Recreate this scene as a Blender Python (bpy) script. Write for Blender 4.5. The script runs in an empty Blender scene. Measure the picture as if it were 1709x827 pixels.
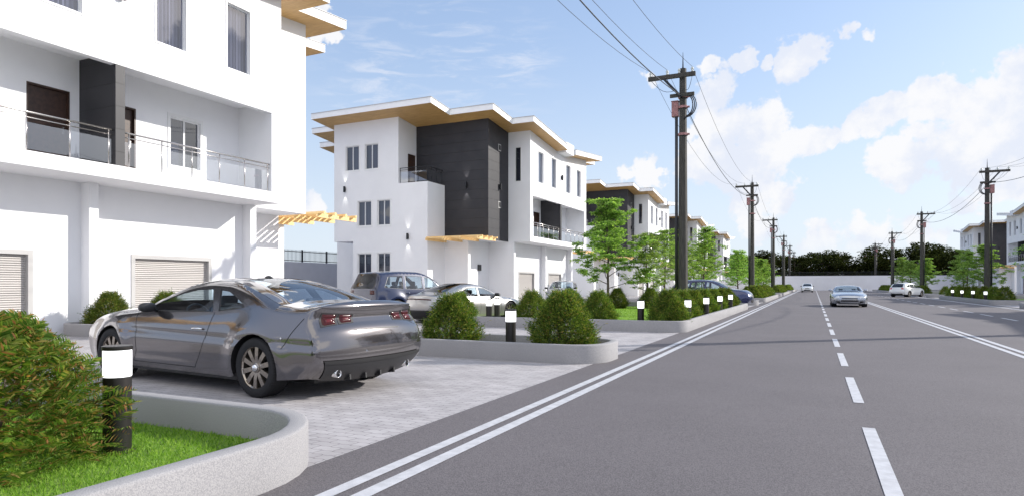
import bpy, bmesh, math, random
from mathutils import Vector, Matrix
from mathutils.geometry import delaunay_2d_cdt
R = math.radians
scene = bpy.context.scene
COL = scene.collection

# ------------------------------------------------------------------ camera
F_PX, CAM_H = 1070.0, 1.38
YAW = math.atan(503.5 / F_PX)
cam_d = bpy.data.cameras.new('camera')
cam = bpy.data.objects.new('camera', cam_d)
COL.objects.link(cam)
cam_d.sensor_width = 36
cam_d.lens = 36 * F_PX / 1709
cam_d.shift_y = (473.5 - 413.5) / 1709
cam_d.clip_start = 0.05
cam_d.clip_end = 3000
cam.location = (0, 0, CAM_H)
cam.rotation_euler = (R(90), 0, YAW)
scene.camera = cam

# ------------------------------------------------------------------ light
SUN = Vector((1, .84, .6)).normalized()
SUN_EL = math.asin(SUN.z)
SUN_AZ = math.atan2(SUN.x, SUN.y)
sd = bpy.data.lights.new('sun', 'SUN')
sd.energy = 2.9
sd.angle = R(.5)
sd.color = (1, .95, .88)
so = bpy.data.objects.new('sun', sd)
so.rotation_euler = SUN.to_track_quat('Z', 'Y').to_euler()
COL.objects.link(so)
scene.view_settings.view_transform = 'Standard'
scene.view_settings.look = 'None'
scene.view_settings.gamma = 1
scene.view_settings.exposure = 0.88


def ray(x, y):
    u = (x - 854.5) / F_PX
    v = (y - 473.5) / F_PX
    sa, ca = math.sin(YAW), math.cos(YAW)
    return Vector((-sa + u * ca, ca + u * sa, -v))


world = bpy.data.worlds.new('World')
scene.world = world
world.use_nodes = True
wn, wl = world.node_tree.nodes, world.node_tree.links
wn.clear()


class NT:
    """small helper to chain shader nodes"""
    def __init__(s, nt):
        s.nt = nt

    def n(s, t, **k):
        o = s.nt.nodes.new(t)
        for a, b in k.items():
            setattr(o, a, b)
        return o

    def l(s, a, b):
        s.nt.links.new(a, b)

    def put(s, sock, v):
        if hasattr(v, 'is_output'):
            s.l(v, sock)
        else:
            sock.default_value = v

    def m(s, op, a, b=None, c=None, clamp=False):
        o = s.n('ShaderNodeMath', operation=op)
        o.use_clamp = clamp
        s.put(o.inputs[0], a)
        if b is not None:
            s.put(o.inputs[1], b)
        if c is not None:
            s.put(o.inputs[2], c)
        return o.outputs[0]

    def vm(s, op, a, b=None):
        o = s.n('ShaderNodeVectorMath', operation=op)
        s.put(o.inputs[0], a)
        if b is not None:
            s.put(o.inputs[1], b)
        return o.outputs['Value'] if op in ('DOT_PRODUCT', 'LENGTH') else o.outputs['Vector']

    def mr(s, v, a, b, c=0., d=1., smooth=True):
        o = s.n('ShaderNodeMapRange')
        o.interpolation_type = 'SMOOTHSTEP' if smooth else 'LINEAR'
        s.put(o.inputs['Value'], v)
        for i, q in zip(('From Min', 'From Max', 'To Min', 'To Max'), (a, b, c, d)):
            s.put(o.inputs[i], q)
        return o.outputs[0]

    def noise(s, vec, scale, detail=4, rough=.5, dist=0.):
        o = s.n('ShaderNodeTexNoise')
        if vec is not None:
            s.l(vec, o.inputs['Vector'])
        o.inputs['Scale'].default_value = scale
        o.inputs['Detail'].default_value = detail
        o.inputs['Roughness'].default_value = rough
        o.inputs['Distortion'].default_value = dist
        return o.outputs['Fac']

    def ramp(s, fac, stops):
        o = s.n('ShaderNodeValToRGB')
        s.l(fac, o.inputs[0])
        e = o.color_ramp.elements
        while len(e) < len(stops):
            e.new(.5)
        for i, (p, c) in enumerate(stops):
            e[i].position = p
            e[i].color = (*c, 1)
        return o.outputs[0]

    def mix(s, fac, a, b, mode='MIX'):
        o = s.n('ShaderNodeMix', data_type='RGBA', blend_type=mode)
        s.put(o.inputs[0], fac)
        for i, q in ((6, a), (7, b)):
            if isinstance(q, tuple):
                q = (*q, 1)[:4]
            s.put(o.inputs[i], q)
        return o.outputs[2]


W = NT(world.node_tree)
sky = W.n('ShaderNodeTexSky', sky_type='NISHITA')
sky.sun_disc = False
sky.sun_elevation = SUN_EL
sky.sun_rotation = SUN_AZ
sky.air_density = 1.0
sky.dust_density = 1.2
sky.ozone_density = 2.0
SKY_STR = .12
tc = W.n('ShaderNodeTexCoord')
d = W.vm('NORMALIZE', tc.outputs['Generated'])
sep = W.n('ShaderNodeSeparateXYZ')
W.l(d, sep.inputs[0])
dz = sep.outputs['Z']
# cumulus: each cloud bank is a direction in the sky and an angular radius, broken up by noise
wrp = W.n('ShaderNodeTexNoise')
W.l(d, wrp.inputs['Vector'])
wrp.inputs['Scale'].default_value = 9
wrp.inputs['Detail'].default_value = 5
wrp.inputs['Roughness'].default_value = .6
wv_ = W.vm('MULTIPLY', W.vm('SUBTRACT', wrp.outputs['Color'], (.5, .5, .5)), (.13, .13, .10))
dw = W.vm('ADD', d, wv_)
blobs = [(1160, 112, 24, 1), (1215, 98, 30, 1), (1262, 100, 18, 1), (1318, 98, 40, 1), (1365, 85, 40, 1), (1425, 52, 28, 1), (1468, 48, 24, .9),
         (1190, 160, 60, 1), (1240, 195, 66, 1), (1200, 250, 70, 1), (1265, 290, 80, 1), (1340, 235, 48, 1), (1385, 225, 26, .9),
         (1300, 260, 50, 1), (1440, 205, 36, 1), (1490, 195, 45, 1), (1550, 170, 50, 1), (1590, 150, 40, 1), (1640, 170, 60, 1), (1700, 150, 60, 1),
         (1700, 240, 80, 1), (1610, 240, 80, 1), (1530, 270, 55, 1), (1660, 300, 60, 1), (1480, 290, 22, .8),
         (545, 18, 22, 1), (560, 30, 18, .9), (545, 66, 22, 1), (530, 75, 18, 1), (565, 72, 16, .8), (1060, 292, 38, 1), (1095, 300, 32, 1), (1020, 290, 26, 1),
         (1080, 125, 18, .8), (530, 345, 32, .9), (570, 370, 30, .8), (1150, 300, 26, .7), (1350, 395, 40, .8), (1430, 398, 60, .8), (1260, 380, 36, .7), (1530, 390, 50, .7), (1640, 345, 40, .8)]
acc = None
for (bx, by, br, amp) in blobs:
    c = ray(bx, by)
    rad = br / F_PX / c.length
    c.normalize()
    o = W.n('ShaderNodeVectorMath', operation='DISTANCE')
    W.l(dw, o.inputs[0])
    o.inputs[1].default_value = c
    v = W.mr(o.outputs['Value'], 0.15 * rad, 1.55 * rad, amp, 0., smooth=True)
    acc = v if acc is None else W.m('MAXIMUM', acc, v)
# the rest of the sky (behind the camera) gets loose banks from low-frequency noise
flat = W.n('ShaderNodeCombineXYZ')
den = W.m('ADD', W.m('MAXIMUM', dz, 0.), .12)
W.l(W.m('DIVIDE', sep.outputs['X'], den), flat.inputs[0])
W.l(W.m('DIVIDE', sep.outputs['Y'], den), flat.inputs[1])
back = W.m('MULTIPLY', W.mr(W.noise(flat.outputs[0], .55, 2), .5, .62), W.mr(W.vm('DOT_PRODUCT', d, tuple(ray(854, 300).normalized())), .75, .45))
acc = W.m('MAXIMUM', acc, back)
nz = W.noise(d, 16, 10, .6, .1)
nz2 = W.noise(d, 55, 6, .6)
dens = W.m('ADD', W.m('MULTIPLY', acc, .95), W.m('MULTIPLY', W.m('SUBTRACT', nz, .5), 2.1))
dens = W.m('ADD', dens, W.m('MULTIPLY', W.m('SUBTRACT', nz2, .5), .5))
mask = W.m('MULTIPLY', W.mr(dens, .40, .64), W.mr(acc, 0.02, .3))
mask = W.m('MULTIPLY', mask, W.mr(dz, .01, .08))
# thin cirrus on the left
st = W.n('ShaderNodeMapping')
st.inputs['Rotation'].default_value = (0, 0, R(35))
st.inputs['Scale'].default_value = (2.0, 9, 26)
W.l(d, st.inputs['Vector'])
cir = W.mr(W.noise(st.outputs[0], 2.4, 8, .62, .6), .44, .72)
cacc = None
for (bx, by, br) in ((640, 130, 120), (760, 90, 120), (860, 110, 90), (600, 170, 80)):
    c = ray(bx, by)
    rad = br / F_PX / c.length
    c.normalize()
    o = W.n('ShaderNodeVectorMath', operation='DISTANCE')
    W.l(d, o.inputs[0])
    o.inputs[1].default_value = c
    v = W.mr(o.outputs['Value'], 0, 1.3 * rad, 1., 0.)
    cacc = v if cacc is None else W.m('MAXIMUM', cacc, v)
cir = W.m('MULTIPLY', W.m('MULTIPLY', cir, cacc), .55)
shade = W.mr(W.m('ADD', W.noise(d, 14, 7, .6), W.m('MULTIPLY', dens, .10)), .44, .66)
# cloud radiance
ccol = W.mix(shade, (.44, .465, .525), (.53, .53, .54))
veil = W.mr(dz, 0.0, .42, .92, .55)
skyc = W.vm('MULTIPLY', sky.outputs[0], (SKY_STR, SKY_STR, SKY_STR))
skyc = W.mix(veil, skyc, W.mix(W.mr(dz, 0., .45), (.42, .47, .53), (.245, .325, .48)))
skyc = W.mix(cir, skyc, (.46, .48, .53))
skyc = W.mix(W.m('MULTIPLY', mask, .96), skyc, ccol)
# unseen sky and cloud behind the camera made brighter: added fill for shaded walls
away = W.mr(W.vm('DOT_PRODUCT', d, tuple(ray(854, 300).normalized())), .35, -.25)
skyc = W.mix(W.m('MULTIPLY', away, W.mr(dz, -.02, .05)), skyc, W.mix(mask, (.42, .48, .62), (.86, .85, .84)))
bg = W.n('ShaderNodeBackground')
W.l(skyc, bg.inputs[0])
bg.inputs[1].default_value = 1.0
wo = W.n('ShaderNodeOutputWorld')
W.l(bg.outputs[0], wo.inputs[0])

# ------------------------------------------------------------------ materials
M = {}


def new_mat(name):
    m = bpy.data.materials.new(name)
    m.use_nodes = True
    N = NT(m.node_tree)
    bs = m.node_tree.nodes['Principled BSDF']
    M[name] = m
    return m, N, bs


def pmat(name, col, rough=.5, metal=0., coat=0., spec=.5, var=0., vscale=3., bump=0., bscale=40., coord='Object', **kw):
    m, N, bs = new_mat(name)
    bs.inputs['Base Color'].default_value = (*col, 1)
    bs.inputs['Roughness'].default_value = rough
    bs.inputs['Metallic'].default_value = metal
    bs.inputs['Coat Weight'].default_value = coat
    bs.inputs['Coat Roughness'].default_value = .03
    bs.inputs['Specular IOR Level'].default_value = spec
    t = N.n('ShaderNodeTexCoord').outputs[coord]
    if var:
        f = N.noise(t, vscale, 5, .6)
        N.l(N.mix(N.mr(f, .3, .7), tuple(c * (1 - var) for c in col), tuple(min(1, c * (1 + var)) for c in col)), bs.inputs['Base Color'])
    if bump:
        b = N.n('ShaderNodeBump')
        b.inputs['Strength'].default_value = bump
        b.inputs['Distance'].default_value = .02
        N.l(N.noise(t, bscale, 4, .6), b.inputs['Height'])
        N.l(b.outputs[0], bs.inputs['Normal'])
    if 'emit' in kw:
        bs.inputs['Emission Color'].default_value = (*kw['emit'], 1)
        bs.inputs['Emission Strength'].default_value = kw['es']
    return m


def grain_mat(name, lo, hi, scale, rough, bump, big=.12, bigscale=.35):
    """speckled mineral surface (asphalt, cast concrete) with soft large stains"""
    m, N, bs = new_mat(name)
    t = N.n('ShaderNodeTexCoord').outputs['Object']
    g = N.noise(t, scale, 3, .7)
    c = N.mix(N.mr(g, .36, .64), lo, hi)
    s = N.noise(t, bigscale, 5, .6)
    c = N.mix(big, c, N.ramp(s, [(0.3, (.0, .0, .0)), (.7, (1, 1, 1))]), 'OVERLAY')
    N.l(c, bs.inputs['Base Color'])
    bs.inputs['Roughness'].default_value = rough
    bs.inputs['Specular IOR Level'].default_value = .35
    b = N.n('ShaderNodeBump')
    b.inputs['Strength'].default_value = bump
    b.inputs['Distance'].default_value = .01
    N.l(g, b.inputs['Height'])
    N.l(b.outputs[0], bs.inputs['Normal'])
    return m


pmat('plaster', (.82, .82, .835), .85, var=.02, vscale=.8, bump=.04, bscale=60)
pmat('boundary_plaster', (.50, .50, .54), .85, var=.05, vscale=.8, bump=.05, bscale=60)
pmat('far_plaster', (.72, .72, .76), .85, var=.03, vscale=.5)
pmat('trim', (.78, .78, .78), .5)
pmat('greytrim', (.45, .44, .43), .5)
pmat('fascia', (.84, .84, .85), .6, var=.02)
pmat('steel', (.55, .52, .50), .25, metal=.9)
pmat('dark_steel', (.03, .032, .035), .35, metal=.6)
pmat('black', (.012, .012, .013), .5)
pmat('rubber', (.018, .018, .02), .75, spec=.3, bump=.2, bscale=90)
pmat('plastic', (.02, .02, .022), .4)
pmat('chrome', (.75, .75, .76), .08, metal=1)
pmat('rim', (.36, .32, .28), .25, metal=.9)
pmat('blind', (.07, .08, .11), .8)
pmat('interior', (.035, .04, .05), .7)
pmat('door_wood', (.045, .022, .014), .45, var=.3, vscale=9)
pmat('insulator', (.55, .58, .55), .3)
pmat('pink_metal', (.33, .16, .16), .6, var=.25, vscale=12)
pmat('bollard_metal', (.05, .046, .044), .38, metal=.7)
pmat('lamp_glow', (.85, .86, .9), .4, emit=(1, 1, 1), es=.9)
pmat('lamp_white', (.8, .8, .8), .4)
pmat('paint_line', (.50, .50, .52), .6, var=.12, vscale=9, bump=.2, bscale=95)
pmat('curtain', (.36, .355, .385), .9, var=.08, vscale=1)
pmat('ceiling', (.7, .7, .7), .8)
pmat('bark', (.10, .075, .055), .9, var=.3, vscale=20)
pmat('forest_bark', (.07, .055, .04), .9)
pmat('soil', (.05, .055, .045), .95, var=.3, vscale=8)
pmat('conduit', (.02, .02, .025), .5)
pmat('taillight', (.045, .002, .003), .15, coat=.15, spec=.3)
pmat('taillight_bright', (.10, .004, .006), .2, coat=.2)
pmat('taillight_red', (.5, .02, .025), .2, coat=.3)
pmat('headlight', (.55, .58, .62), .08, metal=.5, coat=1.)
grain_mat('asphalt', (.092, .083, .088), (.168, .154, .160), 95, .82, .45, .07, .5)
grain_mat('concrete', (.25, .245, .255), (.37, .36, .36), 130, .85, .25, .05, 1.0)
grain_mat('far_ground', (.17, .17, .165), (.23, .23, .22), 3, .9, .1)

# pavers: rows of interlocking wavy blocks
m, N, bs = new_mat('pavers')
t = N.n('ShaderNodeTexCoord').outputs['Object']
s = N.n('ShaderNodeSeparateXYZ')
N.l(t, s.inputs[0])
wv = N.m('MULTIPLY', N.m('SINE', N.m('MULTIPLY', s.outputs['X'], 2 * math.pi / .1125)), .007)
wx = N.m('MULTIPLY', N.m('SINE', N.m('MULTIPLY', s.outputs['Y'], 2 * math.pi / .1125)), .005)
cb = N.n('ShaderNodeCombineXYZ')
N.l(N.m('ADD', s.outputs['X'], wx), cb.inputs[0])
N.l(N.m('ADD', s.outputs['Y'], wv), cb.inputs[1])
br = N.n('ShaderNodeTexBrick')
N.l(cb.outputs[0], br.inputs['Vector'])
br.inputs['Scale'].default_value = 1
br.inputs['Brick Width'].default_value = .225
br.inputs['Row Height'].default_value = .1125
br.inputs['Mortar Size'].default_value = .0035
br.inputs['Mortar Smooth'].default_value = .3
br.inputs['Color1'].default_value = (.36, .34, .345, 1)
br.inputs['Color2'].default_value = (.43, .41, .415, 1)
br.inputs['Mortar'].default_value = (.13, .12, .125, 1)
st = N.noise(t, 2.2, 6, .65)
c = N.mix(.35, br.outputs['Color'], N.ramp(st, [(.3, (.25, .25, .25)), (.7, (.72, .72, .72))]), 'OVERLAY')
N.l(c, bs.inputs['Base Color'])
bs.inputs['Roughness'].default_value = .8
b = N.n('ShaderNodeBump')
b.inputs['Strength'].default_value = .5
b.inputs['Distance'].default_value = .006
N.l(N.m('SUBTRACT', N.m('MULTIPLY', N.noise(t, 60, 3), .3), br.outputs['Fac']), b.inputs['Height'])
N.l(b.outputs[0], bs.inputs['Normal'])

# cladding: dark panels with open horizontal joints
m, N, bs = new_mat('cladding')
t = N.n('ShaderNodeTexCoord').outputs['Object']
s = N.n('ShaderNodeSeparateXYZ')
N.l(t, s.inputs[0])
fr = N.m('FRACT', N.m('DIVIDE', s.outputs['Z'], .62))
j = N.m('LESS_THAN', fr, .028)
fx = N.m('FRACT', N.m('DIVIDE', N.m('ADD', N.m('ADD', s.outputs['X'], s.outputs['Y']), .3), 2.4))
j2 = N.m('LESS_THAN', fx, .004)
jj = N.m('MAXIMUM', j, j2)
pn = N.noise(t, .9, 3)
c = N.mix(N.mr(pn, .35, .65), (.020, .020, .025), (.027, .026, .031))
N.l(N.mix(jj, c, (.010, .010, .012)), bs.inputs['Base Color'])
bs.inputs['Roughness'].default_value = .55
b = N.n('ShaderNodeBump')
b.inputs['Strength'].default_value = .6
b.inputs['Distance'].default_value = .02
N.l(N.m('SUBTRACT', 1., jj), b.inputs['Height'])
N.l(b.outputs[0], bs.inputs['Normal'])

# timber soffit boards / pergola timber
for nm, lo, hi in (('soffit', (.46, .26, .085), (.62, .39, .15)), ('pergola_wood', (.80, .48, .17), (.92, .68, .34))):
    m, N, bs = new_mat(nm)
    t = N.n('ShaderNodeTexCoord').outputs['Object']
    mp = N.n('ShaderNodeMapping')
    mp.inputs['Scale'].default_value = (1.2, 14, 6)
    N.l(t, mp.inputs[0])
    N.l(N.mix(N.mr(N.noise(mp.outputs[0], 1.5, 6, .6, .4), .3, .7), lo, hi), bs.inputs['Base Color'])
    bs.inputs['Roughness'].default_value = .5

# ribbed roller shutter
m, N, bs = new_mat('shutter')
t = N.n('ShaderNodeTexCoord').outputs['Object']
s = N.n('ShaderNodeSeparateXYZ')
N.l(t, s.inputs[0])
f = N.m('FRACT', N.m('DIVIDE', s.outputs['Z'], .06))
bs.inputs['Base Color'].default_value = (.40, .38, .37, 1)
bs.inputs['Roughness'].default_value = .45
N.l(N.mix(N.m('LESS_THAN', f, .14), (.50, .47, .445), (.30, .275, .26)), bs.inputs['Base Color'])
b = N.n('ShaderNodeBump')
b.inputs['Strength'].default_value = 1
b.inputs['Distance'].default_value = .02
N.l(N.m('SINE', N.m('MULTIPLY', f, math.pi)), b.inputs['Height'])
N.l(b.outputs[0], bs.inputs['Normal'])

# utility pole: weathered dark square-sawn post
m, N, bs = new_mat('pole_wood')
t = N.n('ShaderNodeTexCoord').outputs['Object']
mp = N.n('ShaderNodeMapping')
mp.inputs['Scale'].default_value = (14, 14, 1.2)
N.l(t, mp.inputs[0])
N.l(N.mix(N.mr(N.noise(mp.outputs[0], 2, 6, .65), .3, .7), (.030, .028, .025), (.075, .070, .060)), bs.inputs['Base Color'])
bs.inputs['Roughness'].default_value = .8


def glass_mat(name, tint, ior=1.5, base=.04, rough=0.0):
    m, N, bs = new_mat(name)
    m.node_tree.nodes.remove(bs)
    tr = N.n('ShaderNodeBsdfTransparent')
    tr.inputs[0].default_value = (*tint, 1)
    gl = N.n('ShaderNodeBsdfGlossy')
    gl.inputs['Roughness'].default_value = rough
    gl.inputs[0].default_value = (.95, .97, 1, 1)
    fr = N.n('ShaderNodeFresnel')
    # a thin pane has the same reflectance from both sides
    bf = N.n('ShaderNodeNewGeometry').outputs['Backfacing']
    N.l(N.mr(bf, 0., 1., ior, 1 / ior, False), fr.inputs[0])
    f = N.m('ADD', fr.outputs[0], base, clamp=True)
    mx = N.n('ShaderNodeMixShader')
    N.l(f, mx.inputs[0])
    N.l(tr.outputs[0], mx.inputs[1])
    N.l(gl.outputs[0], mx.inputs[2])
    N.l(mx.outputs[0], m.node_tree.nodes['Material Output'].inputs[0])
    return m


glass_mat('window_glass', (.55, .58, .68), 1.5, .06)
glass_mat('rail_glass', (.86, .88, .90), 1.5, .14)
glass_mat('car_glass', (.78, .88, .93), 1.5, .03)
glass_mat('dark_glass', (.03, .035, .045), 1.5, .03)


def car_paint(name, col, metal=.55, rough=.22):
    m = pmat(name, col, rough, metal=metal, coat=1., spec=.6)
    return m


car_paint('paint_gunmetal', (.165, .155, .16), .85, .12)
car_paint('paint_navy', (.006, .013, .050), .2, .2)
car_paint('paint_blue', (.010, .018, .085), .45, .2)
car_paint('paint_silver', (.42, .41, .40), .7, .3)
car_paint('paint_palesilver', (.45, .46, .50), .5, .3)
car_paint('paint_white', (.72, .73, .74), .05, .3)
car_paint('paint_coolsilver', (.38, .40, .44), .8, .22)


def leaf_mat(name, stops, trans=.35, rough=.5, spec=.15):
    m, N, bs = new_mat(name)
    g = N.n('ShaderNodeNewGeometry')
    c = N.ramp(g.outputs['Random Per Island'], stops)
    ob = N.n('ShaderNodeObjectInfo')
    hs = N.n('ShaderNodeHueSaturation')
    N.l(c, hs.inputs['Color'])
    N.l(N.mr(ob.outputs['Random'], 0, 1, .485, .51, False), hs.inputs['Hue'])
    N.l(N.mr(ob.outputs['Random'], 0, 1, .85, 1.15, False), hs.inputs['Value'])
    c = hs.outputs[0]
    N.l(c, bs.inputs['Base Color'])
    bs.inputs['Roughness'].default_value = rough
    bs.inputs['Specular IOR Level'].default_value = spec
    tl = N.n('ShaderNodeBsdfTranslucent')
    N.l(N.mix(1., c, (1.3, 1.5, .6), 'MULTIPLY'), tl.inputs[0])
    mx = N.n('ShaderNodeMixShader')
    mx.inputs[0].default_value = trans
    N.l(bs.outputs[0], mx.inputs[1])
    N.l(tl.outputs[0], mx.inputs[2])
    N.l(mx.outputs[0], m.node_tree.nodes['Material Output'].inputs[0])
    return m


leaf_mat('shrub_leaf', [(0, (.025, .060, .012)), (.5, (.085, .15, .025)), (.8, (.24, .31, .05)), (1, (.30, .20, .07))])
leaf_mat('fern_leaf', [(0, (.05, .12, .02)), (.4, (.13, .25, .04)), (.7, (.27, .34, .07)), (.85, (.38, .30, .10)), (1, (.45, .20, .08))], .4)
leaf_mat('maple_leaf', [(0, (.11, .20, .055)), (.5, (.26, .38, .11)), (1, (.44, .54, .19))], .5)
leaf_mat('forest_leaf', [(0, (.018, .026, .010)), (.6, (.035, .045, .015)), (1, (.07, .075, .02))], .15, .9, 0.)
leaf_mat('grass_leaf', [(0, (.08, .17, .02)), (.5, (.20, .35, .045)), (1, (.33, .46, .09))], .4)
pmat('lawn', (.19, .31, .05), .9, var=.3, vscale=7, bump=.5, bscale=120)


# ------------------------------------------------------------------ object helpers
def tag(o, label=None, cat=None, group=None, kind=None):
    if label:
        o['label'] = label
    if cat:
        o['category'] = cat
    if group:
        o['group'] = group
    if kind:
        o['kind'] = kind
    return o


def thing(name, label, cat, loc=(0, 0, 0), rz=0., group=None):
    o = bpy.data.objects.new(name, None)
    o.empty_display_size = .3
    COL.objects.link(o)
    o.location = loc
    o.rotation_euler = (0, 0, rz)
    return tag(o, label, cat, group)


def link(name, me, parent=None):
    o = bpy.data.objects.new(name, me)
    COL.objects.link(o)
    o.parent = parent
    return o


def kids(o):
    return [c for c in bpy.data.objects if c.parent == o]


def copy_tree(o, parent=None, tree=None):
    """copy a thing with its parts and their sub-parts (mesh data shared)"""
    if tree is None:
        tree = {}
        for c in bpy.data.objects:
            if c.parent:
                tree.setdefault(c.parent.name, []).append(c)
    c = o.copy()
    COL.objects.link(c)
    c.parent = parent
    for ch in tree.get(o.name, []):
        copy_tree(ch, c, tree)
    return c


class MB:
    def __init__(s):
        s.v, s.f = [], []

    def poly(s, *p):
        b = len(s.v)
        s.v += [tuple(q) for q in p]
        s.f.append(tuple(range(b, b + len(p))))
        return s

    def box(s, x0, x1, y0, y1, z0, z1):
        b = len(s.v)
        s.v += [(x, y, z) for z in (z0, z1) for y in (y0, y1) for x in (x0, x1)]
        s.f += [tuple(b + i for i in q) for q in ((0, 2, 3, 1), (4, 5, 7, 6), (0, 1, 5, 4), (2, 6, 7, 3), (0, 4, 6, 2), (1, 3, 7, 5))]
        return s

    def bar(s, p, q, w, h=None, up=(0, 0, 1)):
        """square bar between two points"""
        p, q = Vector(p), Vector(q)
        h = h or w
        a = (q - p).normalized()
        u = Vector(up)
        if abs(a.dot(u)) > .95:
            u = Vector((1, 0, 0))
        r = a.cross(u).normalized() * w / 2
        t = r.cross(a).normalized() * h / 2
        b = len(s.v)
        for c in (p, q):
            s.v += [tuple(c - r - t), tuple(c + r - t), tuple(c + r + t), tuple(c - r + t)]
        s.f += [tuple(b + i for i in f) for f in ((0, 1, 2, 3), (4, 7, 6, 5), (0, 4, 5, 1), (1, 5, 6, 2), (2, 6, 7, 3), (3, 7, 4, 0))]
        return s

    def tube(s, pts, rad, n=8, cap=True):
        pts = [Vector(p) for p in pts]
        if not hasattr(rad, '__len__'):
            rad = [rad] * len(pts)
        b = len(s.v)
        prev = None
        for i, p in enumerate(pts):
            a = (pts[min(i + 1, len(pts) - 1)] - pts[max(i - 1, 0)])
            if a.length < 1e-9:
                a = Vector((0, 0, 1))
            a.normalize()
            if prev is None:
                u = Vector((0, 0, 1)) if abs(a.z) < .9 else Vector((1, 0, 0))
                r = a.cross(u).normalized()
            else:
                r = (prev - a * prev.dot(a)).normalized()
            prev = r
            t = a.cross(r)
            for k in range(n):
                an = 2 * math.pi * k / n
                s.v.append(tuple(p + (r * math.cos(an) + t * math.sin(an)) * rad[i]))
        for i in range(len(pts) - 1):
            for k in range(n):
                k2 = (k + 1) % n
                s.f.append((b + i * n + k, b + i * n + k2, b + (i + 1) * n + k2, b + (i + 1) * n + k))
        if cap:
            s.f.append(tuple(b + k for k in range(n))[::-1])
            s.f.append(tuple(b + (len(pts) - 1) * n + k for k in range(n)))
        return s

    def lathe(s, prof, n=32, M4=None):
        """prof: (radius, height) list turned about z"""
        b = len(s.v)
        M4 = M4 or Matrix.Identity(4)
        for (r, z) in prof:
            for k in range(n):
                an = 2 * math.pi * k / n
                s.v.append(tuple(M4 @ Vector((r * math.cos(an), r * math.sin(an), z))))
        for i in range(len(prof) - 1):
            for k in range(n):
                k2 = (k + 1) % n
                s.f.append((b + i * n + k, b + i * n + k2, b + (i + 1) * n + k2, b + (i + 1) * n + k))
        return s

    def prism(s, pts, z0, z1):
        b = len(s.v)
        n = len(pts)
        f0 = z0 if callable(z0) else (lambda x, y: z0)
        f1 = z1 if callable(z1) else (lambda x, y: z1)
        s.v += [(x, y, f0(x, y)) for x, y in pts] + [(x, y, f1(x, y)) for x, y in pts]
        s.f += [tuple(range(b, b + n))[::-1], tuple(range(b + n, b + 2 * n))]
        s.f += [(b + i, b + (i + 1) % n, b + n + (i + 1) % n, b + n + i) for i in range(n)]
        return s

    def mesh(s, name, mat, smooth=False, recalc=True, weld=False):
        me = bpy.data.meshes.new(name)
        me.from_pydata(s.v, [], s.f)
        if recalc or weld:
            bm = bmesh.new()
            bm.from_mesh(me)
            if weld:
                bmesh.ops.remove_doubles(bm, verts=bm.verts, dist=1e-4)
            if recalc:
                bmesh.ops.recalc_face_normals(bm, faces=bm.faces)
            bm.to_mesh(me)
            bm.free()
        if smooth:
            me.shade_smooth()
        me.materials.append(M[mat])
        me.update()
        return me

    def build(s, name, mat, parent=None, smooth=False, recalc=True, weld=False, bevel=0.):
        o = link(name, s.mesh(name, mat, smooth, recalc, weld), parent)
        if bevel:
            bv = o.modifiers.new('bevel', 'BEVEL')
            bv.width = bevel
            bv.segments = 2
            bv.limit_method = 'ANGLE'
        return o


ORD = 'first second third fourth fifth sixth seventh eighth ninth tenth eleventh twelfth thirteenth fourteenth fifteenth sixteenth seventeenth eighteenth nineteenth twentieth'.split() + ['twenty ' + q for q in 'first second third fourth fifth'.split()]

# ------------------------------------------------------------------ ground, road, markings
XAX = 3.65            # middle of the two carriageways
PITCH = 33.7
YC = [11.3 + PITCH * i for i in range(5)]
YEND = 156.0


def sheet(name, mat, x0, x1, y0, y1, z, kind='structure'):
    o = MB().poly((x0, y0, z), (x1, y0, z), (x1, y1, z), (x0, y1, z)).build(name, mat, recalc=False)
    return tag(o, kind=kind)


sheet('ground', 'far_ground', -900, 900, -900, 1400, -.03)
sheet('paving', 'pavers', -45, -3.45, -60, YEND, 0)
sheet('paving', 'pavers', 10.75, 55, -60, YEND, 0)
sheet('road', 'asphalt', -3.45, 10.75, -60, YEND, .004)
mk = MB()


def line(x0, x1, y0, y1):
    mk.poly((x0, y0, .009), (x1, y0, .009), (x1, y1, .009), (x0, y1, .009))


for a, b_ in ((-2.93, -2.82), (-2.72, -2.60), (3.52, 3.64), (3.745, 3.865), (9.90, 10.02), (10.11, 10.22)):
    line(a, b_, -60, YEND - .5)
y = 8.43 - 3.68 * 16
while y < YEND - 3:
    line(.42, .53, y, y + 2.25)
    line(6.88, 6.99, y - .6, y + 1.65)
    y += 3.68
tag(mk.build('road_markings', 'paint_line', recalc=False), kind='structure')

# ------------------------------------------------------------------ planters
KH, KW = .33, .15


def rrect(x0, x1, y0, y1, r, i=0., n=8):
    """rounded rectangle inset by i"""
    x0, x1, y0, y1 = x0 + i, x1 - i, y0 + i, y1 - i
    r = max(.03, r - i)
    out = []
    for cx, cy, a0 in ((x1 - r, y0 + r, -90), (x1 - r, y1 - r, 0), (x0 + r, y1 - r, 90), (x0 + r, y0 + r, 180)):
        for k in range(n + 1):
            a = R(a0 + 90 * k / n)
            out.append((cx + r * math.cos(a), cy + r * math.sin(a)))
    return out


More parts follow.
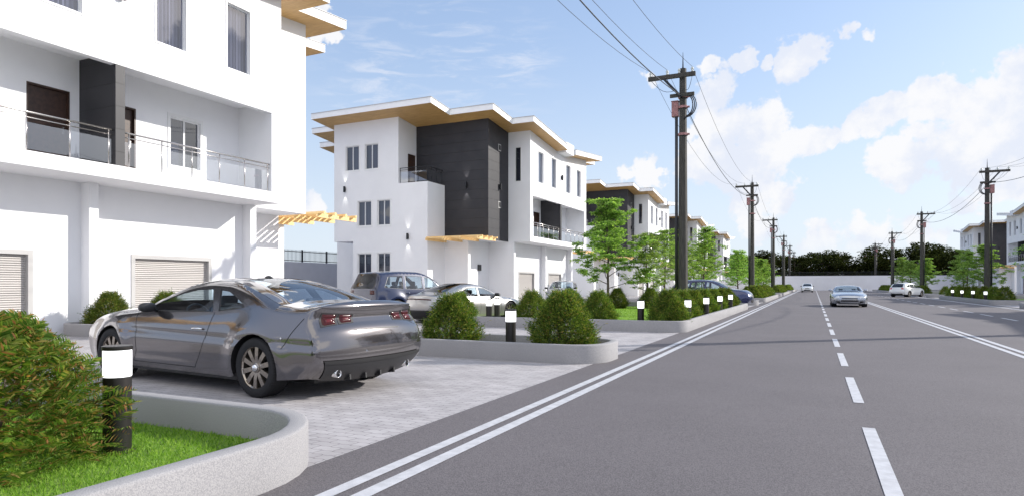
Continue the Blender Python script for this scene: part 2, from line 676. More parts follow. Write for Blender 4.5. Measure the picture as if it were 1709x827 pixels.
def planter(x0, x1, y0, y1, r, label, lawn, grp):
    mb = MB()
    loops = [(0, 0), (0, KH - .02), (.006, KH - .006), (.02, KH), (KW - .02, KH), (KW - .006, KH - .006), (KW, KH - .02), (KW, 0)]
    rings = [[(x, y_, z) for x, y_ in rrect(x0, x1, y0, y1, r, i)] for i, z in loops]
    n = len(rings[0])
    for rg in rings:
        mb.v += rg
    for i in range(len(rings) - 1):
        for k in range(n):
            k2 = (k + 1) % n
            mb.f.append((i * n + k, i * n + k2, (i + 1) * n + k2, (i + 1) * n + k))
    o = mb.build('planter_kerb', 'concrete', smooth=True, recalc=True)
    o.data.polygons.foreach_set('use_smooth', [True] * len(o.data.polygons))
    es = o.modifiers.new('split', 'EDGE_SPLIT')
    es.split_angle = R(50)
    tag(o, label, 'planter', grp)
    in_ = rrect(x0, x1, y0, y1, r, KW - .01)
    tag(MB().poly(*[(x, y_, .06) for x, y_ in in_]).build('lawn' if lawn else 'soil', 'lawn' if lawn else 'soil', recalc=False), kind='structure')
    return o


XK = -3.28                    # road side of the left planters
XKR = 2 * XAX - XK


def mx(x):                    # mirrored x on the right-hand side
    return 2 * XAX - x


PG = 'concrete planters along the road'
planter(-11.5, XK, -15.3, 4.15, 1.0, 'rounded concrete planter corner with bright grass in the left foreground', True, PG)
NAMES2 = ['long narrow concrete planter beside the grey coupe, two shrubs and a bollard in it', 'narrow concrete planter end by the nose of the navy car', None, None, None]
NAMES3 = ['long concrete planter with lawn, tree and hedge behind the first utility pole', 'second long hedge planter along the left of the road', None, None]
for i, yc in enumerate(YC):
    planter(-18.695, XK, yc - .87, yc + .87, .68, NAMES2[i] or ORD[i - 2] + ' far narrow concrete planter on the left beyond the navy car', False, PG if NAMES2[i] else 'far narrow planters on the left')
    if i < 4:
        planter(-11.5, XK, yc + 7.12, yc + PITCH - 7.12, .5, NAMES3[i] or ORD[i - 2] + ' far long hedge planter on the left, past the second hedge planter', True, PG if NAMES3[i] else 'far long planters on the left')
for i, yc in enumerate(YC):
    if i == 0:
        continue
    planter(XKR, 22, yc - .87, yc + .87, .68, ['', 'rounded concrete planter end at the right edge of the picture', 'narrow concrete planter behind the white hatchback', '', ''][i] or 'most distant narrow concrete planter on the right roadside', False, PG)
    if i < 4:
        planter(XKR, mx(-11.5), yc + 7.12, yc + PITCH - 7.12, .5, ['', 'shaded long concrete planter with bollards under the right utility pole', 'long concrete planter behind the white hatchback', 'farthest long concrete planter on the right roadside'][i], True, PG)

# ------------------------------------------------------------------ houses
XF_L, XF_R = -17.1, 26.1


def soffit(y):
    return 11.02 + .1 * abs(y)


def wall_sheet(mb, s, axis, c, u0, u1, z0, z1, holes=(), depth=.14, inn=1, top=None):
    """a wall face with rectangular openings and reveals. axis 'x': plane x'=c, u=y ; axis 'y': plane y=c, u=x'
    inn: direction of the reveal along the plane normal"""
    us = sorted({u0, u1, *[q for h in holes for q in h[:2]]})
    zs = sorted({z0, z1, *[q for h in holes for q in h[2:4]]})

    def P(u, z, dd=0.):
        z = min(z, top(u)) if top else z
        return (s * (c + dd), u, z) if axis == 'x' else (s * u, c + dd, z)
    for a, b2 in zip(us, us[1:]):
        for e, f in zip(zs, zs[1:]):
            mu, mz = (a + b2) / 2, (e + f) / 2
            if any(h[0] < mu < h[1] and h[2] < mz < h[3] for h in holes):
                continue
            mb.poly(P(a, e), P(b2, e), P(b2, f), P(a, f))
    for h in holes:
        dd = depth * inn
        a, b2, e, f = h[:4]
        mb.poly(P(a, e), P(b2, e), P(b2, e, dd), P(a, e, dd))
        mb.poly(P(a, f), P(b2, f), P(b2, f, dd), P(a, f, dd))
        mb.poly(P(a, e), P(a, f), P(a, f, dd), P(a, e, dd))
        mb.poly(P(b2, e), P(b2, f), P(b2, f, dd), P(b2, e, dd))


def obox(mb, s, axis, c0, c1, u0, u1, z0, z1):
    if axis == 'x':
        mb.box(min(s * c0, s * c1), max(s * c0, s * c1), u0, u1, z0, z1)
    else:
        mb.box(min(s * u0, s * u1), max(s * u0, s * u1), min(c0, c1), max(c0, c1), z0, z1)


def window(parent, s, axis, c, h, inn=1, trim=.07, mull=1, curtain=False, trim_mat='trim', frame_mat='trim'):
    u0, u1, z0, z1 = h
    w = MB()      # outer architrave, 2 cm proud of the plaster
    o_, i_ = -.02 * inn, .06 * inn
    for a, b2, e, f in ((u0 - trim, u1 + trim, z1, z1 + trim), (u0 - trim, u1 + trim, z0 - trim, z0), (u0 - trim, u0, z0, z1), (u1, u1 + trim, z0, z1)):
        obox(w, s, axis, c + o_, c + .003 * inn, a, b2, e, f)
    fr = w.build('window', trim_mat, parent)
    w = MB()
    t = .045
    c0, c1 = c + .07 * inn, c + .12 * inn
    for a, b2, e, f in ((u0, u1, z1 - t, z1), (u0, u1, z0, z0 + t), (u0, u0 + t, z0 + t, z1 - t), (u1 - t, u1, z0 + t, z1 - t)):
        obox(w, s, axis, c0, c1, a, b2, e, f)
    for k in range(mull):
        m_ = u0 + (u1 - u0) * (k + 1) / (mull + 1)
        obox(w, s, axis, c0, c1, m_ - .03, m_ + .03, z0 + t, z1 - t)
    w.build('frame', frame_mat, fr)
    g = MB()
    cc = c + .095 * inn
    P = (lambda u, z, q: (s * q, u, z)) if axis == 'x' else (lambda u, z, q: (s * u, q, z))
    g.poly(P(u0, z0, cc), P(u1, z0, cc), P(u1, z1, cc), P(u0, z1, cc))
    g.build('pane', 'window_glass', fr, recalc=False)
    if curtain:
        k = MB()
        n = max(16, int((u1 - u0) / .022))
        pts = []
        for q in range(n + 1):
            u = u0 + (u1 - u0) * q / n
            dd = c + inn * (.24 + .035 * math.sin(q * 1.15) + .012 * math.sin(q * 2.7))
            pts.append((u, dd))
        for (a, da), (b2, db) in zip(pts, pts[1:]):
            k.poly(P(a, z0 - .05, da), P(b2, z0 - .05, db), P(b2, z1 + .05, db), P(a, z1 + .05, da))
        k.build('curtain', 'curtain', fr, smooth=True, recalc=False)
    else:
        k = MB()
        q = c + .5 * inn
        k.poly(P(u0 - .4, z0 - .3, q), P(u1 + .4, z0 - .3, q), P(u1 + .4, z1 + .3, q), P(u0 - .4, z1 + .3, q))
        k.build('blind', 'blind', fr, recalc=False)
    return fr


def wall_lamp(parent, s, axis, c, u, z, out=-1):
    w = MB()
    obox(w, s, axis, c, c + .05 * out, u - .05, u + .05, z - .13, z + .13)
    obox(w, s, axis, c + .05 * out, c + .16 * out, u - .055, u + .055, z - .2, z + .2)
    return w.build('wall_lamp', 'dark_steel', parent, bevel=.01)


def railing(parent, segs, posts, z0, glass=True, steel='steel', s=1):
    """segs: list of ((x,y),(x,y)) ; posts: (x,y) list"""
    w = MB()
    for p, q in segs:
        for dz_, r in ((.95, .026), (.82, .014)):
            w.tube([(s * p[0], p[1], z0 + dz_), (s * q[0], q[1], z0 + dz_)], r, 8)
    o = w.build('railing', steel, parent, smooth=True)
    for p in posts:
        MB().tube([(s * p[0], p[1], z0 - .02), (s * p[0], p[1], z0 + .95)], .017, 8).build('post', steel, o, smooth=True)
    g = MB()
    for p, q in segs:
        g.poly((s * p[0], p[1], z0 + .05), (s * q[0], q[1], z0 + .05), (s * q[0], q[1], z0 + .70), (s * p[0], p[1], z0 + .70))
    g.build('glass_panel', 'rail_glass', o, recalc=False)
    return o


def make_house(s, label, loc):
    t = thing('house', label, 'house', loc, 0, 'white three storey houses along the road')
    BIG = 20.
    w = MB()
    ey = 5.8
    # --- road block upper storeys
    W4 = [(-4.42, -3.5, 8.35, 10.46), (-1.97, -1.05, 8.35, 10.46), (1.03, 1.98, 8.35, 10.46), (3.48, 4.40, 8.35, 10.46)]
    wall_sheet(w, s, 'x', 0, -ey, ey, 4.22, BIG, W4 + [(-5.36, 5.36, 4.59, 7.33)], .22, 1, lambda u: soffit(u) + .02)
    # balcony lip, ceiling, floor, end walls
    ob = lambda *a: obox(w, s, 'x', *a)
    ob(.22, 1.62, -5.7, 5.7, 7.66, 7.72)
    w.poly((s * .22, -5.36, 7.33), (s * .22, 5.36, 7.33), (s * .22, 5.36, 7.66), (s * .22, -5.36, 7.66))
    ob(.0025, 1.62, -5.75, 5.75, 4.24, 4.56)
    for q in (-1, 1):
        w.poly((s * .22, q * 5.36, 4.56), (s * 1.62, q * 5.36, 4.56), (s * 1.62, q * 5.36, 7.66), (s * .22, q * 5.36, 7.66))
    w.poly((s * 0, -ey, 4.22), (s * 3.1, -ey, 4.22), (s * 3.1, ey, 4.22), (s * 0, ey, 4.22))
    # balcony back wall with doors and windows
    BH = [(-1.5, -.42, 4.56, 6.70), (.42, 1.5, 4.56, 6.70), (2.66, 3.77, 5.18, 6.76), (-3.77, -2.66, 5.18, 6.76)]
    wall_sheet(w, s, 'x', 1.60, -5.36, 5.36, 4.56, 7.66, BH, .12, 1)
    # sides of the road block
    wall_sheet(w, s, 'y', -ey, 0, 1.62, 4.22, soffit(ey) + .02, [(.70, 1.08, 8.28, 10.53)], .14, 1)
    wall_sheet(w, s, 'y', ey, 0, 1.62, 4.22, soffit(ey) + .02)
    # --- ground floor, garages and pillars
    GD = [(-4.15, -1.41, 0, 2.22), (1.41, 4.15, 0, 2.22)]
    wall_sheet(w, s, 'x', 1.6, -ey, ey, 0, 4.22, GD, .16, 1)
    ob(1.2, 1.598, -.13, .13, 0, 4.219)
    for q in (-1, 1):
        a, b2 = sorted((q * 5.53, q * 5.799))
        ob(1.2, 1.598, a, b2, 0, 4.219)
        wall_sheet(w, s, 'y', q * ey, 1.6, 3.1, 0, 4.22)
        # entrance recess
        wall_sheet(w, s, 'x', 3.1, *sorted((q * ey, q * 8.75)), 0, 4.22)
        wall_sheet(w, s, 'y', q * 8.75, 3.1, 4.85, 0, 4.22)
        # lower block with balcony on top
        LW = []
        wall_sheet(w, s, 'x', 4.85, *sorted((q * 8.75, q * 10.82)), 0, 7.83)
        w.poly((s * 4.85, q * 8.75, 7.83), (s * 7.06, q * 8.75, 7.83), (s * 7.06, q * 10.82, 7.83), (s * 4.85, q * 10.82, 7.83))
        wall_sheet(w, s, 'x', 7.06, *sorted((q * 8.75, q * 10.82)), 7.83, BIG, [tuple(sorted((q * 8.82, q * 9.75))) + (7.83, 9.95)], .1, 1, lambda u: soffit(u) + .02)
        # end gable with paired windows; ground storey stops short of the corner
        AW = [(8.65, 9.7, 8.92, 10.55), (10.2, 11.3, 8.92, 10.55), (7.7, 8.7, 5.2, 6.83), (9.2, 10.3, 5.2, 6.83), (7.7, 8.7, 1.3, 3.4), (9.2, 10.3, 1.3, 3.4)]
        wall_sheet(w, s, 'y', q * 10.82, 4.85, 7.06, 0, 7.83)
        wall_sheet(w, s, 'y', q * 10.82, 7.06, 12.3, 4.22, soffit(10.82) + .02, [h for h in AW if h[2] > 4.3], .12, -q)
        wall_sheet(w, s, 'y', q * 10.82, 7.06, 10.7, 0, 4.22, [h for h in AW if h[2] < 4.2], .12, -q)
        for h in AW:
            window(t, s, 'y', q * 10.82, h, -q, .09, 1)
        w.poly((s * 10.7, q * 8.3, 4.22), (s * 12.3, q * 8.3, 4.22), (s * 12.3, q * 10.82, 4.22), (s * 10.7, q * 10.82, 4.22))
        wall_sheet(w, s, 'x', 10.7, *sorted((q * 8.3, q * 10.82)), 0, 4.22)
        wall_sheet(w, s, 'y', q * 8.3, 10.7, 14.2, 0, soffit(8.3) + .02)
        wall_sheet(w, s, 'x', 12.3, *sorted((q * 8.3, q * 10.82)), 4.22, BIG, top=lambda u: soffit(u) + .02)
        wall_sheet(w, s, 'x', 14.2, *sorted((q * 5.8, q * 8.3)), 0, BIG, top=lambda u: soffit(u) + .02)
        wall_sheet(w, s, 'y', q * 5.8, 14.2, 16, 0, soffit(5.8) + .02)
        # underside of the projecting stair block
        w.poly((s * 1.62, q * ey, 4.22), (s * 4.85, q * ey, 4.22), (s * 4.85, q * 8.75, 4.22), (s * 1.62, q * 8.75, 4.22))
    wall_sheet(w, s, 'x', 16, -5.8, 5.8, 0, BIG, top=lambda u: soffit(u) + .02)
    # far stair block is white
    wall_sheet(w, s, 'x', 1.62, 5.8, 8.75, 4.22, BIG, top=lambda u: soffit(u) + .02)
    wall_sheet(w, s, 'y', 8.75, 1.62, 7.06, 4.22, soffit(8.75) + .02)
    # ridge parapet box on the centre line
    obox(w, s, 'x', -.75, 16.5, -.9, .75, 11.0, 11.75)
    w.build('wall', 'plaster', t, recalc=False)
    # --- dark cladding, near stair block
    c = MB()
    wall_sheet(c, s, 'x', 1.62, -8.75, -5.8, 4.22, BIG, [(-7.3, -7.0, 10.15, 10.5), (-7.3, -7.0, 6.4, 6.8)], .1, 1, lambda u: soffit(u) + .02)
    wall_sheet(c, s, 'y', -8.75, 1.62, 7.06, 4.22, soffit(8.75) + .02)
    cl = c.build('cladding', 'cladding', t, recalc=False)
    for z0 in (10.15, 6.4):
        k = MB()
        obox(k, s, 'x', 1.60, 1.66, -7.34, -6.96, z0 - .04, z0 + .40)
        sw = k.build('window', 'greytrim', t)
        k = MB()
        obox(k, s, 'x', 1.59, 1.64, -7.29, -7.01, z0 + .02, z0 + .34)
        k.build('pane', 'black', sw)
    # fin between the two balconies, clad as well
    k = MB()
    obox(k, s, 'x', .006, 1.598, -.16, .10, 4.565, 7.329)
    obox(k, s, 'x', .225, 1.598, -.16, .10, 7.33, 7.655)
    k.build('fin', 'cladding', t)
    # --- roof: two wings sloping to the middle
    for q in (-1, 1):
        e = -.95 if q < 0 else .8
        pts = [(-.9, q * 7.3), (.62, q * 7.3), (.62, q * 10.05), (3.7, q * 10.05), (3.7, q * 12.25), (13.0, q * 12.25), (13.0, q * 9.9), (15.1, q * 9.9), (15.1, q * 7.1), (16.9, q * 7.1), (16.9, e), (-.9, e)]
        pts = [(s * x, y_) for x, y_ in pts]
        k = MB().prism(pts, lambda x, y_: soffit(y_), lambda x, y_: soffit(y_) + .36)
        k.f = k.f[1:]
        rf = k.build('roof', 'fascia', t, recalc=False)
        # recessed timber lining a few mm inside the fascia
        k = MB()
        k.poly(*[(x, y_, soffit(y_) + .004) for x, y_ in pts])
        k.build('soffit', 'soffit', rf, recalc=False)
        # thin metal drip edge on top
        k = MB()
        n = len(pts)
        for i in range(n):
            (xa, ya), (xb, yb) = pts[i], pts[(i + 1) % n]
            k.bar((xa, ya, soffit(ya) + .37), (xb, yb, soffit(yb) + .37), .07, .025)
        k.build('drip_edge', 'greytrim', rf)
    # --- road windows
    for h in W4:
        window(t, s, 'x', 0, h, 1, .05, 0, curtain=True)
    window(t, s, 'x', 1.60, BH[2], 1, .10, 1)
    window(t, s, 'x', 1.60, BH[3], 1, .10, 1)
    window(t, s, 'y', -ey, (.70, 1.08, 8.28, 10.53), 1, .04, 0, frame_mat='dark_steel')
    for h in BH[:2]:
        k = MB()
        obox(k, s, 'x', 1.68, 1.72, h[0] + .05, h[1] - .05, h[2], h[3] - .05)
        dr = k.build('door', 'door_wood', t)
        k = MB()
        for a, b2, e_, f in ((h[0], h[0] + .05, h[2], h[3]), (h[1] - .05, h[1], h[2], h[3]), (h[0] + .05, h[1] - .05, h[3] - .05, h[3])):
            obox(k, s, 'x', 1.59, 1.73, a + (.001), b2 - (.001), e_, f - .001)
        k.build('door_frame', 'door_wood', dr)
        k = MB()
        obox(k, s, 'x', 1.64, 1.68, h[1] - .16, h[1] - .12, 5.5, 5.7)
        k.build('handle', 'steel', dr)
    for q in (-1, 1):
        k = MB()
        obox(k, s, 'x', 7.09, 7.13, *sorted((q * 8.83, q * 9.74)), 7.84, 9.94)
        k.build('door', 'door_wood', t)
    # --- garage shutters
    for h in GD:
        k = MB()
        obox(k, s, 'x', 1.70, 1.74, h[0] + .06, h[1] - .06, .01, h[3] - .06)
        gd = k.build('garage_door', 'shutter', t)
        k = MB()
        obox(k, s, 'x', 1.575, 1.70, h[0] - .06, h[0] + .06, .005, h[3] + .06)
        obox(k, s, 'x', 1.575, 1.70, h[1] - .06, h[1] + .06, .005, h[3] + .06)
        obox(k, s, 'x', 1.576, 1.70, h[0] + .0605, h[1] - .0605, h[3] - .06, h[3] + .06)
        k.build('door_frame', 'greytrim', gd)
    k = MB()
    obox(k, s, 'x', 3.02, 3.098, -7.45, -7.05, 2.28, 2.68)
    k.build('meter_box', 'plastic', t)
    # --- balcony railings
    railing(t, [((.1, .12), (.1, 5.35))], [(.1, .27 + i) for i in range(6)], 4.59, s=s)
    railing(t, [((.1, -5.35), (.1, -.18))], [(.1, -.29 - i) for i in range(6)], 4.59, s=s)
    for q in (-1, 1):
        railing(t, [((4.95, q * 8.85), (4.95, q * 10.72)), ((4.95, q * 10.72), (7.0, q * 10.72))],
                [(4.95, q * 8.95), (4.95, q * 9.6), (4.95, q * 10.2), (4.95, q * 10.72), (5.6, q * 10.72), (6.3, q * 10.72), (6.95, q * 10.72)], 7.85, steel='dark_steel', s=s)
    # --- lamps
    wall_lamp(t, s, 'x', 0, 0, 9.3, -1)
    for q in (-1, 1):
        wall_lamp(t, s, 'y', q * 10.82, 11.35, 7.7, q)
        wall_lamp(t, s, 'y', q * 10.82, 6.3, 4.4, q)
    wall_lamp(t, s, 'y', -8.75, 3.2, 7.75, -1)
    wall_lamp(t, s, 'x', 1.62, -7.2, 7.75, -1)
    # --- pergola at each entrance
    for q in (-1, 1):
        pg = MB()
        for i in range(4):
            x = 1.1 + i * 1.2
            pg.bar((s * x, q * 8.82, 4.16), (s * x, q * 11.25, 4.16), .09, .16)
        po = pg.build('pergola', 'pergola_wood', t)
        for i in range(7):
            yy = q * (9.0 + i * .33)
            x0 = .85 + (.25 if i % 2 else 0)
            x1 = 4.82 - (.2 if i % 2 else 0)
            MB().bar((s * x0, yy, 4.28), (s * x1, yy, 4.28), .10, .10).build('slat', 'pergola_wood', po)
    return t


HL = ['white three storey house at the left edge with black balcony fin and roller shutters', 'white three storey house with charcoal stair tower, second from the left',
      'third white house from the left behind the tall young tree', 'fourth white house on the left, seen right of the first utility pole', 'farthest white house of the left row']
h0 = make_house(-1, HL[0], (XF_L, YC[0], 0))
hr = make_house(1, 'white house with grey roof at the right edge behind the utility pole', (XF_R, YC[3], 0))
_tree = {}
for c_ in bpy.data.objects:
    if c_.parent:
        _tree.setdefault(c_.parent.name, []).append(c_)
for i in range(1, 5):
    o = copy_tree(h0, None, _tree)
    o.location = (XF_L, YC[i], 0)
    o['label'] = HL[i]
for i, lb in ((4, 'farthest white house on the right, left of the utility pole'), (2, 'white house standing outside the right picture edge'), (1, 'white house on the right nearer than the picture shows')):
    o = copy_tree(hr, None, _tree)
    o.location = (XF_R, YC[i], 0)
    o['label'] = lb

# warm/white wall-washer light of the lamps on the shaded gable of the second house
def washer(x, y_, z, ny, e=14):
    for sgn in (1, -1):
        l = bpy.data.lights.new('lamp_beam', 'SPOT')
        l.energy = e
        l.spot_size = R(50)
        l.spot_blend = .7
        l.shadow_soft_size = .02
        l.color = (1, .96, .9)
        o_ = bpy.data.objects.new('lamp_beam', l)
        o_.location = (x, y_ - .16, z + sgn * .22)
        o_.rotation_euler = Vector((0, -.12, -sgn)).to_track_quat('Z', 'Y').to_euler()
        COL.objects.link(o_)


for (xx, yy, zz, e) in ((XF_L - 11.35, YC[1] - 10.82, 7.7, 10), (XF_L - 6.3, YC[1] - 10.82, 4.4, 10), (XF_L - 3.2, YC[1] - 8.75, 7.75, 30)):
    washer(xx, yy, zz, -1, e)

# ------------------------------------------------------------------ boundary walls and fences
def boundary(name_label, fence_label, p, q, zt=3.1, zf=4.05, step=2.8, mat='boundary_plaster'):
    p, q = Vector((*p, 0)), Vector((*q, 0))
    L = (q - p).length
    a = (q - p) / L
    w = MB()
    w.bar(p + Vector((0, 0, zt / 2)), q + Vector((0, 0, zt / 2)), .22, zt)
    o = w.build('boundary_wall', mat)
    tag(o, name_label, 'wall', 'boundary walls round the estate')
    t = thing('picket_fence', fence_label, 'fence', tuple(p + Vector((0, 0, zt))), math.atan2(a.y, a.x), 'fences on the boundary walls')
    h = zf - zt
    b_ = MB()
    x = .07
    while x < L:
        b_.box(x - .012, x + .012, -.012, .012, 0.02, h)
        x += .14
    b_.build('pickets', 'dark_steel', t)
    MB().box(0, L, -.02, .02, .08, .13).box(0, L, -.02, .02, h - .16, h - .11).build('rail', 'dark_steel', t)
    x = .1
    k = 0
    while x < L:
        MB().box(x - .05, x + .05, -.05, .05, 0, h + .02).build('post', 'dark_steel', t)
        x += max(step, L / 95)
    return o


boundary('grey boundary wall seen between the first two left houses', 'black picket fence on the wall between the first two left houses', (-36.5, 5), (-36.5, YEND), step=2.8)
boundary('white boundary wall closing the end of the road', 'picket fence on top of the wall at the road end', (-36.5, YEND), (60, YEND), 3.2, 4.15, mat='far_plaster')

# ------------------------------------------------------------------ utility poles and cables
def make_pole(s, loc, label):
    t = thing('utility_pole', label, 'utility pole', loc, 0, 'utility poles along the road')
    MB().tube([(0, 0, 0), (0, 0, 10.45)], [.215, .145], 8).build('pole', 'pole_wood', t)
    MB().tube([(0, 0, 10.4), (0, 0, 10.55), (0, 0, 11.15)], [.05, .03, .008], 6).build('spike', 'dark_steel', t)
    MB().bar((s * -1.42, -.2, 10.13), (s * .55, -.2, 10.13), .12, .17).build('crossarm', 'pole_wood', t)
    MB().bar((s * -.5, -.2, 9.3), (s * .5, -.2, 9.3), .10, .14).build('crossarm', 'pole_wood', t)
    MB().bar((s * -.75, -.24, 10.05), (s * -.02, -.24, 9.2), .10, .10).build('brace', 'dark_steel', t)
    for x in (-1.32, -.62, -.12, .42):
        MB().lathe([(0, 10.21), (.05, 10.22), (.055, 10.27), (.03, 10.29), (.06, 10.33), (.06, 10.37), (.03, 10.42), (0, 10.43)], 10, Matrix.Translation((s * x, -.2, 0))).build('insulator', 'insulator', t, smooth=True)
    k = MB().box(-.14, .14, -.12, .12, 8.45, 9.08).box(-.16, .16, -.14, .14, 9.08, 9.12)
    o = k.build('transformer_box', 'pink_metal', t, bevel=.02)
    o.location = (s * -.32, 0, 0)
    for z in (9.26, 8.83, 7.68):
        MB().lathe([(.19, -.05), (.205, -.05), (.205, .05), (.19, .05)], 12, Matrix.Translation((0, 0, z))).box(-.08, .28, -.03, .03, z - .035, z + .035).build('clamp_band', 'pink_metal', t)
    MB().tube([(s * -.26, -.06, .02), (s * -.26, -.06, 8.45)], .065, 8).build('conduit', 'conduit', t, smooth=True)
    for j in range(3):
        r = .42 - .07 * j
        pts = [(s * (.02 + .12 * j), -.22, 9.38)] + [(s * (.16 + r * math.sin(a)), -.2, 8.85 + (.5 - .03 * j) * math.cos(a)) for a in [R(x) for x in range(10, 190, 15)]] + [(s * .05, -.1, 8.3 - .02 * j)]
        MB().tube(pts, .024, 6).build('cable_loop', 'conduit', t, smooth=True)
    for j, (xa, xb) in enumerate(((-1.3, -.3), (-.62, -.2), (.42, .15))):
        pts = [(s * (xa + (xb - xa) * k / 6), -.22, 10.05 + (9.5 - 10.05) * k / 6 - .22 * math.sin(math.pi * k / 6)) for k in range(7)]
        MB().tube(pts, .010, 5).build('jumper', 'conduit', t, smooth=True)
    return t


POLE_Y = [27.6 + PITCH * i for i in range(-1, 5)]
LP = ['tall utility pole beside the navy car, nearest in the picture', 'second utility pole from the front on the left', 'third utility pole on the left of the road', 'fourth utility pole on the left of the road', 'thin fifth utility pole before the end wall on the left']
RP = ['', 'large utility pole at the right edge of the picture', 'second utility pole of the right side row', 'utility pole left of the white hatchback', 'farthest utility pole of the right row']
pl = make_pole(1, (-5.0, POLE_Y[1], 0), LP[0])
prr = make_pole(-1, (12.3, POLE_Y[2], 0), RP[1])
_tree = {}
for c_ in bpy.data.objects:
    if c_.parent:
        _tree.setdefault(c_.parent.name, []).append(c_)
for i in (2, 3, 4, 5):
    o = copy_tree(pl, None, _tree)
    o.location = (-5.0, POLE_Y[i], 0)
    o['label'] = LP[i - 1]
o = copy_tree(pl, None, _tree)
o.location = (-5.0, POLE_Y[5] + PITCH, 0)
o['label'] = 'utility pole beyond the end wall on the left'
for i in (3, 4, 5):
    o = copy_tree(prr, None, _tree)
    o.location = (12.3, POLE_Y[i], 0)
    o['label'] = RP[i - 1]
o = copy_tree(prr, None, _tree)
o.location = (12.3, POLE_Y[5] + PITCH, 0)
o['label'] = 'utility pole beyond the end wall on the right'
o = copy_tree(prr, None, _tree)
o.location = (12.3, POLE_Y[1], 0)
o['label'] = 'utility pole outside the right picture edge'


def catenary(p, q, sag, r, name, label, grp):
    p, q = Vector(p), Vector(q)
    pts = []
    n = 20
    for i in range(n + 1):
        t_ = i / n
        c = p.lerp(q, t_)
        c.z -= sag * 4 * t_ * (1 - t_)
        pts.append(tuple(c))
    return tag(MB().tube(pts, r, 6).build(name, 'conduit', smooth=True), label, 'cable', grp)


for side, xp in ((1, -5.0), (-1, 12.3)):
    sn = 'left' if side == 1 else 'right'
    for i in range(6):
        if i > 4 or (side == -1 and i == 0):
            continue
        y0, y1 = POLE_Y[i], POLE_Y[i + 1]
        span = ['from the camera to the first', 'between the first and second', 'between the second and third', 'between the third and fourth', 'between the fourth and fifth'][i]
        for j, (x, z, sag, r) in enumerate(((-1.32, 10.43, 1.5, .008), (-.62, 10.43, 1.3, .008), (.42, 10.43, 1.35, .008), (-.05, 9.28, 1.2, .018))):
            lb = ['thin outer cable', 'thin middle cable', 'thin roadside cable', 'thick black lower cable'][j] + f' {span} {sn} utility poles'
            catenary((xp + side * x, y0 - .2, z), (xp + side * x, y1 - .2, z), sag, r, 'overhead_cable', lb, 'overhead cables along the road')

# ------------------------------------------------------------------ vegetation
import numpy as np


def mesh_np(name, V, F, mat, smooth=False):
    me = bpy.data.meshes.new(name)
    V = np.asarray(V, dtype=np.float32)
    F = np.asarray(F, dtype=np.int32)
    n, k = F.shape
    me.vertices.add(len(V))
    me.vertices.foreach_set('co', V.ravel())
    me.loops.add(n * k)
    me.loops.foreach_set('vertex_index', F.ravel())
    me.polygons.add(n)
    me.polygons.foreach_set('loop_start', np.arange(0, n * k, k, dtype=np.int32))
    me.polygons.foreach_set('loop_total', np.full(n, k, dtype=np.int32))
    me.update(calc_edges=True)
    me.validate()
    if smooth:
        me.shade_smooth()
    me.materials.append(M[mat])
    return me


def unit(v):
    return v / (np.linalg.norm(v, axis=-1, keepdims=True) + 1e-9)


def leaves(base, direc, length, width, rng, up=None, droop=.15):
    """diamond leaves (one quad each). base, direc: (n,3); length, width: (n,)"""
    n = len(base)
    direc = unit(direc)
    r = rng.normal(size=(n, 3)) if up is None else up + rng.normal(size=(n, 3)) * .35
    side = unit(np.cross(direc, r))
    L = length[:, None]
    Wd = width[:, None]
    mid = base + direc * L * .45
    tip = base + direc * L
    tip[:, 2] -= length * droop
    V = np.stack([base, mid - side * Wd / 2, tip, mid + side * Wd / 2], 1).reshape(-1, 3)
    F = np.arange(4 * n).reshape(n, 4)
    return V, F


def shrub_mesh(seed, r=.50, h=.98, n=4300, per=6, leaf=.066, wid=.014):
    """dense conical shrub: sprigs radiating up and out of a lumpy egg shape"""
    rng = np.random.default_rng(seed)
    th = rng.uniform(0, 2 * np.pi, n)
    u = rng.uniform(0, 1, n) ** 1.05
    z = u * h
    # egg profile, widest in the lower third, pointed top, with lumps
    prof = np.clip(1 - ((np.abs(u - .28)) / np.where(u < .28, .62, .76)) ** 1.35, 0, 1) ** .95
    lump = 1 + .13 * np.sin(3 * th + 5 * u + seed) + .10 * np.sin(7 * th - 11 * u + 2 * seed) + .09 * np.sin(13 * th + 21 * u)
    rad = r * prof * lump * rng.uniform(.62, 1.02, n) ** .6
    B = np.stack([rad * np.cos(th), rad * np.sin(th), z], 1)
    out = np.stack([np.cos(th), np.sin(th), .75 + .9 * u], 1)
    D = unit(out + rng.normal(size=(n, 3)) * .28)
    Vs, Fs, off = [], [], 0
    sl = rng.uniform(.06, .22, n) * (1 + .1 * (rng.uniform(size=n) > .93) * 6)
    for k in range(per):
        f = (k + .5) / per
        b = B + D * (sl * f)[:, None]
        dd = D + rng.normal(size=(n, 3)) * .55
        V, F = leaves(b, dd, rng.uniform(.7, 1.2, n) * leaf, np.full(n, wid), rng)
        Vs.append(V)
        Fs.append(F + off)
        off += len(V)
    return mesh_np('shrub', np.concatenate(Vs), np.concatenate(Fs), 'shrub_leaf')


